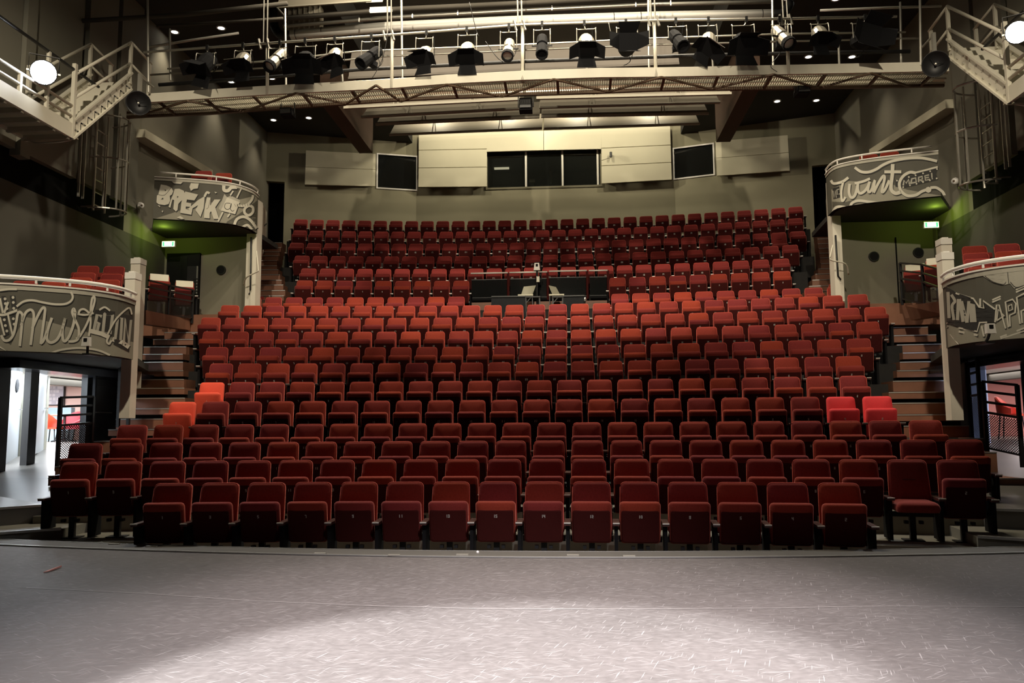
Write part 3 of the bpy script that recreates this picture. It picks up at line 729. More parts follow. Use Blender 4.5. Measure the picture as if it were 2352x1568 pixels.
# ------------------------------------------------------------------ side balconies with painted fronts
def crom(P, k=6):
    P = [V(p) for p in P]; out = []
    for i in range(len(P)-1):
        a = P[max(i-1, 0)]; b = P[i]; c = P[i+1]; d = P[min(i+2, len(P)-1)]
        for j in range(k):
            t = j/k
            out.append(.5*((2*b) + (c-a)*t + (2*a-5*b+4*c-d)*t*t + (3*b-a-3*c+d)*t**3))
    return out + [P[-1]]
class Panel:
    def __init__(s, plan, zb, zt):
        s.p = [V((q.x, q.y, 0)) for q in crom([(x, y, 0) for x, y in plan], 5)]; s.zb = zb; s.zt = zt
        s.n = []
        for a, b in zip(s.p, s.p[1:]):
            d = (b-a).normalized(); n = V((d.y, -d.x, 0))
            if n.dot(CAM - (a+b)/2) < 0: n = -n
            s.n.append(n)
    def vn(s, i): return (s.n[max(i-1, 0)] + s.n[min(i, len(s.n)-1)]).normalized()
    def at(s, px, py, off):
        d = ray(px, py); best = None
        for i, (a, b) in enumerate(zip(s.p, s.p[1:])):
            a2 = a + s.n[i]*off; n = s.n[i]
            den = d.dot(n)
            if abs(den) < 1e-6: continue
            h = CAM + d*((a2-CAM).dot(n)/den); e = b-a; t = (V((h.x, h.y, 0))-a2).dot(e)/e.dot(e)
            err = max(0, -t, t-1)*e.length
            if best is None or err < best[0]: best = (err, h)
        h = best[1]; h.z = min(max(h.z, s.zb+.004), s.zt-.004); return h
    def ribbon(s, mb, pts, wd, off, k=6, shift=(0, 0)):
        P = crom([(x+shift[0], y+shift[1], 0) for x, y in pts], k) if len(pts) > 2 and k > 1 else [V((x+shift[0], y+shift[1], 0)) for x, y in pts]
        A = []; B = []
        for i, p in enumerate(P):
            d = (P[min(i+1, len(P)-1)] - P[max(i-1, 0)]); d = d.normalized() if d.length > 1e-6 else V((1, 0, 0))
            n = V((-d.y, d.x, 0))*wd/2
            if i == 0: p = p - d*wd*.25
            if i == len(P)-1: p = p + d*wd*.25
            A.append(s.at(p.x+n.x, p.y+n.y, off)); B.append(s.at(p.x-n.x, p.y-n.y, off))
        mb.sheet(A, B)
    def poly(s, mb, pts, off):
        Q = []
        for i, (x, y) in enumerate(pts):
            x2, y2 = pts[(i+1) % len(pts)]; n = max(1, int(math.hypot(x2-x, y2-y)/10))
            Q += [(x+(x2-x)*j/n, y+(y2-y)*j/n) for j in range(n)]
        T = [tuple(Q[i] for i in t) for t in geometry.tessellate_polygon([[V((x, y, 0)) for x, y in Q]])]
        for _ in range(5):      # halve long edges so that the paint follows the curved front
            N = []; mid = lambda p, q: ((p[0]+q[0])/2, (p[1]+q[1])/2)
            for a, b, c in T:
                e = [math.hypot(p[0]-q[0], p[1]-q[1]) for p, q in ((a, b), (b, c), (c, a))]
                if max(e) < 7: N.append((a, b, c)); continue
                k = e.index(max(e))
                a, b, c = ((a, b, c), (b, c, a), (c, a, b))[k]; m_ = mid(a, b)
                N += [(a, m_, c), (m_, b, c)]
            T = N
        ix = {}; vs = []; fs = []
        for t in T:
            f = []
            for p in t:
                if p not in ix: ix[p] = len(vs); vs.append(s.at(p[0], p[1], off))
                f.append(ix[p])
            fs.append(tuple(f))
        mb.add(vs, fs)
    def disc(s, mb, x, y, r, off, n=8): s.poly(mb, [(x+r*math.cos(2*PI*k/n), y+r*math.sin(2*PI*k/n)) for k in range(n)], off)
    def tone(s, mb, top, off):
        A = []; B = []
        for (x0, y0), (x1, y1) in zip(top, top[1:]):
            n = max(1, int(abs(x1-x0)/5))
            for j in range(n+1):
                h = s.at(x0+(x1-x0)*j/n, y0+(y1-y0)*j/n, off); A.append(h); B.append(V((h.x, h.y, s.zb+.003)))
        mb.sheet(A, B)
def zf(ox, oy, k): return lambda L: [(ox+x/k, oy+y/k) for x, y in L]
def balcony(label, plan, zb, zt, rail_dz, posts, side, cut=(0, None)):
    pn = Panel(plan, zb, zt); c = sum(pn.p, V((0, 0, 0)))/len(pn.p)
    t = thing('balcony', label, 'balcony', (c.x, c.y, zb))
    P = pn.p; N = [pn.vn(i) for i in range(len(P))]
    f = [V((p.x, p.y, zb)) for p in P]; g = [V((p.x, p.y, zt)) for p in P]; bi = [V((p.x-n.x*.1, p.y-n.y*.1, zb)) for p, n in zip(P, N)]; bt = [V((p.x-n.x*.1, p.y-n.y*.1, zt)) for p, n in zip(P, N)]
    mb = MB().sheet(f, g).sheet(g, bt).sheet(bt, bi); mb.add([f[0], g[0], bt[0], bi[0]], [(0, 1, 2, 3)]); mb.add([f[-1], g[-1], bt[-1], bi[-1]], [(3, 2, 1, 0)])
    part('front_panel', mb, M['mural_d'], t)
    out = [p + n*.03 for p, n in zip(P, N)]
    mb = MB().sheet([V((p.x, p.y, zt)) for p in out], [V((p.x, p.y, zt+.022)) for p in out]).sheet([V((p.x, p.y, zt+.022)) for p in out], [V((p.x-n.x*.16, p.y-n.y*.16, zt+.022)) for p, n in zip(out, N)])
    mb.sheet(f and [V((p.x, p.y, zt)) for p in P], [V((p.x, p.y, zt)) for p in out])
    part('coping', mb, M['white'], t)
    mb = MB().sheet([V((p.x, p.y, zt-.07)) for p in [p+n*.012 for p, n in zip(P, N)]], [V((p.x, p.y, zt)) for p in [p+n*.012 for p, n in zip(P, N)]])
    part('top_band', mb, M['mural_g'], t)
    i0, i1 = cut
    rl = [V((p.x, p.y, zt+rail_dz)) for p in P][i0:i1]
    part('handrail', MB().tube(rl, .022 if zb > 4 else .03, 8), M['white'], t, smooth=True)
    for q in posts:
        i = min(int(q*(len(P)-1)), len(P)-1); p = P[i]
        part('rail_post', MB().tube([(p.x, p.y, zt+.04), (p.x, p.y, zt+rail_dz)], .016, 6), M['white'], t)
    # floor and soffit between the front and the side wall
    X = side*9.78
    e = P[-1] if abs(P[-1].x) < abs(P[0].x) else P[0]
    fl = [(p.x, p.y) for p in bi] + [(side*(7.35 if zb > 4 else 7.45), 21.8 if zb > 4 else 15.3), (X, 21.9 if zb > 4 else 16.8), (X, P[0].y+(1.3 if zb > 4 else .3))]
    part('floor_slab', MB().prism(fl, zb+.02, zb+.14), M['ceil'], t)
    return t, pn
def paint(t, pn, tone=None, dark=(), light=(), soft=(), black=()):
    if tone:
        mb = MB(); pn.tone(mb, tone, .004); part('mural_tone', mb, M['mural_l'], t)
    for nm, mk, L, off in (('mural_banner', 'mural_k', black, .007), ('mural_softshape', 'mural_g', soft, .009), ('mural_lettering', 'mural_w', light, .0125)):
        if nm == 'mural_banner':
            for it in L:
                mb = MB(); pn.poly(mb, it[1], off); part(nm, mb, M[mk], t)
            continue
        if not L: continue
        mb = MB(); sh = MB()
        for it in L:
            if it[0] == 'r':
                pn.ribbon(mb, it[1], it[2], off, it[3] if len(it) > 3 else 6)
                if nm == 'mural_lettering': pn.ribbon(sh, it[1], it[2], .0095, it[3] if len(it) > 3 else 6, (1.6, 2.2))
            elif it[0] == 'p':
                pn.poly(mb, it[1], off)
                if nm == 'mural_lettering': pn.poly(sh, [(x+1.6, y+2.4) for x, y in it[1]], .0095)
            elif it[0] == 'd': pn.disc(mb, *it[1], it[2], off+.002)
        part(nm, mb, M[mk], t)
        if sh.v: part('mural_drop_line', sh, M['mural_k'], t)
    if dark:
        mb = MB()
        for it in dark:
            if it[0] == 'r': pn.ribbon(mb, it[1], it[2], .016, it[3] if len(it) > 3 else 6)
            else: pn.poly(mb, it[1], .016)
        part('mural_linework', mb, M['mural_k'], t)
# lower left: "... must GO ON"
LLP = [(-9.78, 9.75), (-8.6, 10.12), (-7.21, 10.73), (-6.74, 11.0), (-6.32, 11.36), (-6.10, 11.85), (-6.15, 12.42)]
t, pn = balcony('lower left balcony, front painted with the looping word must and block letters', LLP, 2.39, 3.34, .115, (.1, .28, .47, .60, .77, .95), -1)
Z = zf(0, 580, 6.029)
def R_(w_, *pts, k=6): return ('r', Z(pts), w_/6.029, k)
light = [R_(36, (20,1150),(60,1215),(130,1205),(190,1120),(225,960),(245,850),(275,820),(312,870),(305,980),(275,1285)),
 R_(36, (295,1000),(350,840),(420,790),(465,840),(460,990),(425,1270)), R_(36, (450,1040),(520,880),(585,770),(622,775),(615,880),(565,1255)),
 R_(36, (565,1255),(600,1220),(650,1090)), R_(38, (715,910),(665,1060),(650,1190),(700,1245),(790,1200),(860,1060),(900,915)),
 R_(38, (900,915),(865,1060),(870,1190),(900,1225),(960,1150),(1020,980),(1040,830)),
 R_(34, (1045,830),(1020,775),(1000,830),(1040,930),(1090,1050),(1085,1180),(1030,1225),(955,1230)),
 R_(30, (1300,600),(1275,640),(1260,740),(1255,830)), R_(30, (1300,600),(1312,660),(1265,830),(1195,1000),(1110,1150),(1060,1190)),
 R_(28, (1085,850),(1110,795),(1170,785),(1240,850),(1255,950),(1245,1060),(1230,1150)), R_(26, (1080,850),(1180,862),(1290,838)),
 R_(30, (235,740),(330,675),(450,660),(600,690),(760,715),(900,710),(980,670),(1008,610),(985,550)),
 R_(28, (700,1395),(850,1345),(1100,1320),(1350,1350),(1520,1418)),
 R_(60, (1255,1085),(1400,1120),(1500,1165), k=1), R_(60, (1570,1200),(1690,1240),(1775,1300), k=1),
 R_(26, (1500,1150),(1480,1230),(1510,1265),(1540,1220)), R_(24, (1490,1130),(1600,930),(1740,790),(1800,770),(1825,850)), R_(26, (1380,790),(1450,755),(1520,800)),
 R_(30, (0,640),(40,830)), R_(30, (60,830),(110,690)), R_(26, (0,900),(60,1140)), R_(26, (110,860),(170,1130)), R_(24, (0,1310),(80,1390)), R_(30, (0,520),(120,505),(225,505)),
 R_(34, (0,860),(60,860),(150,830),(230,800))]
black = [('p', Z([(20,600),(80,600),(130,830),(120,870),(60,880)])), ('p', Z([(135,595),(215,595),(235,740),(205,830),(165,800)])), ('p', Z([(20,880),(95,870),(130,1130),(60,1160),(10,960)])), ('p', Z([(150,880),(210,850),(240,1010),(180,1100)])),
 ('p', Z([(1320,790),(1595,815),(1560,1150),(1270,1090)])), ('p', Z([(1660,840),(1845,880),(1790,1380),(1570,1270)]))]
soft = [R_(44, (1400,880),(1345,860),(1300,1070),(1345,1085),(1372,975),(1340,970), k=1), R_(44, (1450,850),(1560,865),(1525,1120),(1425,1100),(1450,850), k=1),
 R_(40, (1630,900),(1690,905),(1670,1215),(1595,1200),(1630,900), k=1), R_(34, (1715,1240),(1735,910),(1775,1200),(1815,930),(1780,1290), k=1)]
for x, y in ((70,640),(75,705),(95,775),(60,930),(75,1010),(95,1085),(180,620),(185,690),(190,770),(185,915),(195,990)): light.append(('d', Z([(x, y)])[0], 3.4))
paint(t, pn, Z([(0,1170),(150,1280),(340,890),(540,920),(1140,1085),(1850,1240)]), light=light, soft=soft, black=black)
# lower right: BRAVO / APPL(ause)
RLP = [(9.78, 9.85), (8.2, 10.25), (6.95, 10.72), (6.42, 11.15), (6.27, 11.69), (6.35, 12.2)]
t, pn = balcony('lower right balcony, front painted with BRAVO on a dark banner', RLP, 2.39, 3.34, .115, (.1, .3, .62, .80, .96), 1)
Z = zf(2052, 540, 5.2267)
def R_(w_, *pts, k=6): return ('r', Z(pts), w_/5.2267, k)
light = [R_(20, (625,615),(760,700),(960,760),(1030,862),(1085,875),(1075,785),(1215,885), k=1), R_(20, (640,1055),(800,1115),(1005,1155),(1035,1048),(1120,1045), k=1), R_(24, (645,1100),(800,1160),(1005,1200), k=1),
 R_(24, (1042,765),(1042,850), k=1), R_(24, (1060,1095),(1085,1210), k=1), R_(18, (1190,775),(1568,610), k=1), R_(18, (1190,802),(1568,642), k=1), R_(20, (1285,1222),(1568,1115), k=1), R_(16, (1290,1240),(1568,1150), k=1),
 R_(20, (1220,1040),(1240,835),(1268,835),(1345,1115), k=1), R_(18, (1240,1020),(1258,890),(1330,965),(1240,1025), k=1), R_(20, (1380,1100),(1345,800),(1430,768),(1470,820),(1460,930),(1395,960),(1400,1090), k=1), R_(16, (1378,850),(1420,830),(1430,890),(1385,910),(1378,850), k=1),
 R_(20, (1520,1060),(1480,745),(1568,700), k=1), R_(20, (1545,1050),(1535,910),(1568,895), k=1), R_(14, (680,1190),(780,1310), k=1)]
black = [('p', Z([(625,610),(760,690),(960,760),(1030,865),(1085,880),(1075,785),(1215,880),(1215,1045),(1030,1045),(1005,1155),(800,1110),(640,1050)]))]
soft = [R_(40, (655,690),(668,985), k=1), R_(34, (700,720),(738,790),(705,850),(725,1010)), R_(38, (780,775),(770,1010), k=1), R_(38, (795,775),(835,1030), k=1), R_(36, (820,800),(880,1040), k=1), R_(36, (905,800),(885,1040), k=1),
 R_(40, (925,835),(940,1040),(980,1040),(960,835),(925,835), k=1), ('p', Z([(1075,490),(1370,440),(1568,425),(1568,605),(1450,640),(1400,580),(1330,600),(1180,560)]))]
dk = [R_(7, (1372,445),(1385,575), k=1), R_(6, (1100,490),(1200,560),(1320,590),(1350,560), k=3), R_(6, (1405,560),(1470,625),(1568,600), k=3)]
paint(t, pn, [(x, y) for x, y in Z([(640,1075),(1005,1180),(1030,1060),(1215,1060),(1568,880)])], dark=dk, light=light, soft=soft, black=black)
# upper left: BREAK A (leg)
LUP = [(-9.06, 18.17), (-8.27, 18.43), (-7.75, 18.65), (-7.37, 18.95), (-7.18, 19.45), (-7.19, 19.9)]
t, pn = balcony('upper left balcony, front painted with BREAK and a sign in rope', LUP, 6.27, 7.28, .13, (.12, .43, .66, .97), -1, (1, None))
Z = zf(340, 370, 7.84)
def R_(w_, *pts, k=6): return ('r', Z(pts), w_/7.84, k)
light = [('p', Z([(230,420),(330,435),(420,475),(455,540),(430,600),(390,625),(400,700),(370,770),(300,790),(190,775),(150,740),(160,620),(185,600)])),
 ('p', Z([(480,500),(560,495),(640,530),(668,590),(640,680),(580,730),(545,770),(530,880),(500,905),(455,860),(470,700),(440,690),(400,840),(370,820),(400,720),(450,600)])),
 ('p', Z([(670,545),(900,600),(835,705),(700,690),(690,740),(780,760),(770,825),(680,815),(680,860),(790,900),(780,965),(580,930),(600,740),(640,640)])),
 ('p', Z([(720,860),(900,700),(1020,630),(1015,730),(1000,850),(945,1005),(890,930),(850,880),(905,790),(800,850),(790,920)])), R_(40, (1020,630),(1060,560),(1100,575), k=3),
 ('p', Z([(1060,650),(1125,655),(1120,800),(1195,690),(1305,690),(1210,830),(1280,1040),(1180,1040),(1135,900),(1112,930),(1110,1030),(1005,1020),(1020,830)])),
 ('p', Z([(1425,650),(1650,740),(1570,955),(1310,890)])), R_(26, (1685,480),(1600,655), k=1), R_(26, (1530,540),(1485,610), k=1), R_(30, (1345,920),(1265,1080), k=1), R_(28, (1470,950),(1435,1000), k=1),
 R_(44, (1590,790),(1700,805),(1800,770),(1870,690),(1890,620)), R_(46, (1815,800),(1745,850),(1740,930),(1810,975),(1885,920),(1885,830),(1820,800)),
 R_(50, (1550,1160),(1600,1045),(1720,1000),(1840,1060),(1950,1200)), R_(46, (1700,1190),(1790,1150),(1870,1230)), R_(60, (1365,450),(1370,520),(1440,530),(1500,475),(1590,470)),
 ('p', Z([(430,365),(625,375),(590,410),(465,400)])), ('p', Z([(770,395),(915,400),(895,490),(820,500),(770,535),(745,465)])), ('p', Z([(1195,550),(1245,560),(1215,580)])), ('p', Z([(515,1015),(580,985),(655,1035),(600,1045)])), ('p', Z([(170,790),(215,800),(215,830)])), ('p', Z([(245,900),(275,885),(260,925)]))]
soft = [('p', Z([(1375,590),(1425,650),(1310,890),(1270,850),(1310,760)])), ('p', Z([(1425,650),(1490,620),(1655,700),(1650,740)]))]
dk = [('p', Z([(300,510),(330,522),(308,545)])), ('p', Z([(230,690),(270,655),(280,685)])), ('p', Z([(525,625),(552,640),(525,665)])), R_(7, (190,600),(300,610),(420,470), k=3), R_(7, (690,740),(860,705), k=1), R_(8, (590,940),(790,975), k=1),
 R_(9, (1480,760),(1400,760),(1380,830),(1430,870),(1490,830),(1500,760),(1480,850),(1520,900),(1550,880)), R_(6, (1050,860),(1090,830),(1110,700), k=2)]
for k in range(7): dk.append(R_(5, (1560+k*45, 770+12*math.sin(k)), (1575+k*45, 815+6*math.sin(k)), k=1))
paint(t, pn, Z([(110,1040),(480,920),(960,760),(1650,690),(1975,615)]), dark=dk, light=light, soft=soft)
mb = MB(); pn.poly(mb, Z([(1975,700),(1640,950),(1420,1090),(1400,1150),(1950,1260)]), .007); part('mural_dark_field', mb, M['mural_d'], t)
# upper right: we want MORE!
RUP = [(9.02, 17.97), (8.14, 18.22), (7.55, 18.45), (7.15, 18.72), (7.04, 19.05), (7.06, 19.5)]
t, pn = balcony('upper right balcony, front painted with want and MORE! on a bulb banner', RUP, 6.27, 7.28, .13, (.12, .43, .66, .98), 1, (1, None))
Z = zf(1880, 320, 7.35)
def R_(w_, *pts, k=6): return ('r', Z(pts), w_/7.35, k)
light = [R_(46, (620,480),(720,545),(850,550),(980,500),(1090,430),(1250,365),(1500,320),(1750,315),(1990,365)), R_(60, (1252,430),(1245,600),(1225,760),(1235,860),(1300,910),(1380,890)), R_(50, (1125,547),(1385,547), k=1),
 R_(44, (215,700),(260,745),(400,715),(495,650)), R_(36, (415,720),(385,880),(400,1040),(450,980)), R_(46, (525,760),(515,890),(550,980),(610,950),(650,830),(665,730)), R_(44, (665,740),(665,850),(700,910),(770,880),(830,800),(860,720)), R_(42, (620,740),(750,710),(860,665)),
 R_(42, (860,730),(835,850),(860,890),(910,820),(950,690),(935,800),(925,890)), R_(44, (935,890),(1010,740),(1090,620),(1115,660),(1070,880),(1120,850),(1190,700)),
 R_(48, (1630,565),(1540,555),(1430,620),(1365,740),(1395,870),(1500,950),(1640,940),(1740,880),(1850,840)), ('d', Z([(1855, 850)])[0], 7), R_(46, (1900,815),(1990,815),(2090,880),(2125,940)),
 R_(44, (240,1230),(300,1145),(420,1140),(520,1175)), R_(44, (530,1160),(565,1075),(680,1035),(900,1060),(1160,1090)), R_(30, (1640,560),(1800,520),(2005,465), k=1)]
black = [('p', Z([(1295,690),(1420,650),(2010,490),(1985,590),(2020,680),(1430,820),(1300,800)])), ('p', Z([(235,830),(350,790),(365,980),(250,1010)]))]
soft = [R_(28, (1430,770),(1445,690),(1480,740),(1520,675),(1535,750), k=1), R_(28, (1560,740),(1575,665),(1640,650),(1650,720),(1560,740), k=1), R_(28, (1690,715),(1690,640),(1750,625),(1755,670),(1700,680),(1770,710), k=1), R_(24, (1860,600),(1795,615),(1805,690),(1875,675), k=1), R_(22, (1800,650),(1860,640), k=1), R_(22, (1910,570),(1915,640), k=1), R_(18, (1918,655),(1922,668), k=1),
 R_(16, (245,870),(260,990),(285,860),(300,980), k=1), R_(16, (345,840),(310,850),(315,930),(355,920), k=1)]
for x, y in ((1525,635),(1640,607),(1765,572),(1885,537),(2000,500),(1430,805),(1545,775),(1655,750),(1765,720),(1880,690),(1995,658),(1325,695)): light.append(('d', Z([(x, y)])[0], 2.0))
paint(t, pn, Z([(215,850),(480,700),(800,720),(1200,745),(1500,850),(2125,960)]), light=light, soft=soft, black=black)
mb = MB(); pn.poly(mb, Z([(230,1050),(450,1060),(620,1010),(560,1080),(500,1180),(240,1290)]), .007); part('mural_dark_field', mb, M['mural_d'], t)

# ---- newel posts and stair parapets
def post(label, px, w_, Y, ytop, ybot, grp):
    a = atY(px-w_/2, ytop, Y); b = atY(px+w_/2, ytop, Y); z0 = atY(px, ybot, Y).z
    t = thing('newel_post', label, 'post', ((a.x+b.x)/2, Y, z0), grp)
    d = (b.x-a.x)
    part('shaft', MB().box(a.x, b.x, Y, Y+d*1.1, z0, a.z-.13), M['whitewall'], t)
    part('cap', MB().box(a.x-.006, b.x+.006, Y-.006, Y+d*1.1+.006, a.z-.118, a.z-.01).box(a.x+.04, b.x-.04, Y+.03, Y+d-.03, a.z-.01, a.z+.015), M['white'], t)
    return a, b, z0
def parapet(name, pa, pb, za0, za1, zb0, zb1, wd):
    """wall from pa to pb (xy), bottom za0/zb0, top za1/zb1"""
    a = V((pa[0], pa[1], 0)); b = V((pb[0], pb[1], 0)); d = (b-a).normalized(); n = V((-d.y, d.x, 0))*wd/2
    q = lambda p, z: V((p.x, p.y, z))
    return struct(name, MB().hexa([q(a-n, za0), q(b-n, zb0), q(b+n, zb0), q(a+n, za0)], [q(a-n, za1), q(b-n, zb1), q(b+n, zb1), q(a+n, za1)]), M['whitewall'])
a1, b1, z1 = post('white newel post at the lower left balcony corner, nearer and lower of two', 299.5, 23, 12.6, 624, 960, 'white newel posts left')
a2, b2, z2 = post('white newel post behind the lower left balcony, taller one further back', 312, 22, 15.2, 592, 905, 'white newel posts left')
parapet('wall_left.002', ((a1.x+b1.x)/2-.04, 12.8), ((a2.x+b2.x)/2+.04, 15.18), z1, a1.z-.16, z2, a1.z+.12, .16)
a3, b3, z3 = post('white newel post at the lower right balcony corner, nearer and lower of two', 2176, 27, 12.4, 578, 965, 'white newel posts right')
a4, b4, z4 = post('white newel post behind the lower right balcony, taller one further back', 2173, 25, 14.6, 546, 900, 'white newel posts right')
parapet('wall_right.001', ((a3.x+b3.x)/2+.04, 12.63), ((a4.x+b4.x)/2-.04, 14.58), z3, a3.z-.16, z4, a3.z+.12, .16)
# upper: white end pier below the balcony and a parapet rising along the stairs
for sg, pxs, y0, y1, bx, nm in ((-1, (567, 590), 535, 684, (612, 490), 'wall_left.003'), (1, (1911, 1931), 500, 670, (1898, 465), 'wall_right.002')):
    Y = 19.95 if sg < 0 else 19.55
    a = atY(pxs[0], y0, Y); b = atY(pxs[1], y0, Y); z0 = atY(pxs[0], y1+22, Y).z
    s_ = struct(nm, MB().box(a.x, b.x, Y, Y+.35, z0, 7.2), M['whitewall'])
    p = atY(bx[0], bx[1], 25.6); lowz = atY(bx[0], 556 if sg < 0 else 528, 25.6).z
    xa = (b.x-.1) if sg < 0 else (a.x+.1); xb = p.x-.06*(-sg) if sg > 0 else p.x-.06
    parapet(nm[:-1] + ('4' if sg < 0 else '3'), (xa, Y+.36), (xb, 25.6), 5.6, 7.2, lowz, p.z+.05, .14)
    # handrails on it
    if sg < 0: L = [(2175, 512), (2090, 585)]
    r_ = thing('handrail', 'thin bent handrail on the %s white pier below the upper balcony' % ('left' if sg < 0 else 'right'), 'handrail', (a.x, Y-.2, z0))
    if sg < 0: P = [atY(589, 576, 19.5), atY(593, 618, 19.4), atY(590, 624, 19.4), atY(566, 637, 19.5), atY(560, 655, 19.8)]
    else: P = [atY(1913, 563, 19.2), atY(1907, 590, 19.1), atY(1911, 598, 19.1), atY(1942, 606, 19.2), atY(1949, 630, 19.4)]
    part('rail', MB().tube(crom(P, 4), .018, 6), M['cream'], r_, smooth=True)
    if sg < 0: P = [atY(577, 545, 19.85), atY(575, 665, 19.85), atY(572, 676, 19.9)]
    else: P = [atY(1919, 540, 19.45), atY(1925, 634, 19.45), atY(1931, 642, 19.5)]
    part('dark_rod', MB().tube(P, .022, 6), M['black'], r_, smooth=True)
    t = thing('wall_handrail', 'short slanting handrail on the %s stair parapet' % ('left' if sg < 0 else 'right'), 'handrail', p)
    Q = [atY(612, 514, 23.2), atY(591, 531, 22.0)] if sg < 0 else [atY(1901, 470, 22.5), atY(1908, 482, 21.8)]
    part('rail', MB().tube(Q, .02, 6), M['iron'], t)

# ---- walls behind the landings, with doors, portholes and exit signs
for sg in (-1, 1):
    w_ = struct('wall_left.005' if sg < 0 else 'wall_right.004', MB().box(min(sg*9.8, sg*7.45), max(sg*9.8, sg*7.45), 20.2, 20.26, 3.6, 6.28), M['wall'])
    z0 = 4.05; x0, x1 = sorted((sg*9.78, sg*7.75))
    fl = struct('floor.008' if sg < 0 else 'floor.009', MB().box(x0, x1, 18.95, 20.2, z0-.5, z0), M['wood'])
    def ph(px, py, lab):
        p = atY(px, py, 20.180); t = thing('porthole', lab, 'window', p)
        part('glass', MB().lathe([(0, -.02), (.105, -.02), (.105, .02)], p, (0, 1, 0), 20), M['blackmatt'], t); part('rim', MB().lathe([(.105, .02), (.105, -.03), (.125, -.03), (.125, .02)], p, (0, 1, 0), 20, False), M['iron'], t)
    if sg < 0: ph(508, 620, 'round dark porthole in the grey wall below the upper left balcony')
    else:
        ph(2007, 589, 'round dark porthole of the left door leaf below the upper right balcony'); ph(2109, 580, 'round dark porthole of the right door leaf below the upper right balcony')
        p = atY(2057, 545, 20.180); part('door_gap', MB().box(p.x-.012, p.x+.012, 20.170, 20.200, z0, p.z), M['dark'], w_)
    # pilaster at the outer corner
    q = atY(363 if sg < 0 else 2160, 520, 20.0)
    part('pilaster', MB().box(q.x-.1, q.x+.1, 20.0, 20.2, z0, 6.3), M['wallboard'], w_)
# dark glazed doorway on the left landing
a = atY(386, 583, 20.150); b = atY(461, 583, 20.150)
d = struct('door_1', MB().box(a.x, b.x, 20.100, 20.180, 4.05, a.z), M['blackmatt'])
part('pane', MB().box(a.x+.05, b.x-.32, 20.085, 20.100, 4.3, a.z-.1), M['glass_dark'], d)
part('door_edge', MB().box(b.x-.045, b.x-.02, 20.050, 20.100, 4.05, a.z-.36), M['alu'], d, label='pale edge of the open door leaf')
part('door_leaf', MB().box(b.x-.30, b.x-.045, 20.050, 20.100, 4.05, a.z-.36), M['black'], d)
p = atY(452, 685, 20.040); part('push_bar', MB().box(p.x-.09, p.x+.07, 20.000, 20.040, p.z-.012, p.z+.012), M['chrome'], d)
for k in range(6):
    p = atY(449, 640+k*7, 20.040); part('notice_strip', MB().box(p.x-.06, p.x+.06, 20.035, 20.050, p.z-.02, p.z+.01), M['iron'], d)
def exit_sign(label, px, py, Y, w_, h_, rz=0):
    p = atY(px, py, Y); t = thing('exit_sign', label, 'sign', p)
    part('housing', MB().box(p.x-w_/2, p.x+w_/2, Y, Y+.06, p.z-h_/2, p.z+h_/2), M['white'], t)
    part('face', MB().box(p.x-w_/2+.012, p.x+w_/2-.012, Y-.006, Y, p.z-h_/2+.012, p.z+h_/2-.012), M['exit_w'], t)
    g = MB(); e = w_*.12
    for sx in (-1, 1): g.box(p.x+sx*w_*.36-e/2, p.x+sx*w_*.36+e/2, Y-.012, Y-.006, p.z-h_*.36, p.z+h_*.36)
    g.box(p.x-w_*.3, p.x+w_*.3, Y-.012, Y-.006, p.z-h_*.38, p.z-h_*.30)
    part('green_pictogram', g, M['exit_g'], t)
    l = bpy.data.lights.new('exit_sign_glow', 'POINT'); l.energy = 9.0; l.color = (.55, .85, .08); l.shadow_soft_size = .08
    lo = bpy.data.objects.new('exit_sign_glow', l); COL.objects.link(lo); lo.location = (p.x, Y-.25, p.z+.25)
exit_sign('lit white and green exit sign below the upper left balcony', 386.5, 560, 19.3, .34, .15)
exit_sign('lit white and green exit sign below the upper right balcony', 2139.5, 516, 19.2, .34, .15)
# black railings with mesh on the landings
def wire_panel(q, n, r=.006):    # q: 4 corners; crossed wires both ways
    mb = MB(); a, b, c, d = [V(k) for k in q]   # a bottom-left, b bottom-right, c top-right, d top-left
    W = (b-a).length; H = (d-a).length; st = n; k = -int(H/st)-1
    P = lambda u, v: (a.lerp(b, u/W)).lerp(d.lerp(c, u/W), v/H)
    nm = (b-a).cross(d-a).normalized()*r
    def seg(u0, v0, u1, v1):
        # clip in the rectangle
        t0, t1 = 0., 1.; du, dv = u1-u0, v1-v0
        for p_, q_ in ((-du, u0), (du, W-u0), (-dv, v0), (dv, H-v0)):
            if abs(p_) < 1e-9:
                if q_ < 0: return
            else:
                t = q_/p_
                if p_ < 0: t0 = max(t0, t)
                else: t1 = min(t1, t)
        if t1-t0 < 1e-3: return
        A = P(u0+du*t0, v0+dv*t0); B = P(u0+du*t1, v0+dv*t1); dd = (B-A).normalized(); s = dd.cross(nm).normalized()*r
        mb.add([A-s, B-s, B+s, A+s], [(0, 1, 2, 3)])
    while k*st < W + H:
        u = k*st
        seg(u, 0, u+H*1.35, H); seg(u, H, u+H*1.35, 0); k += 1
    return mb
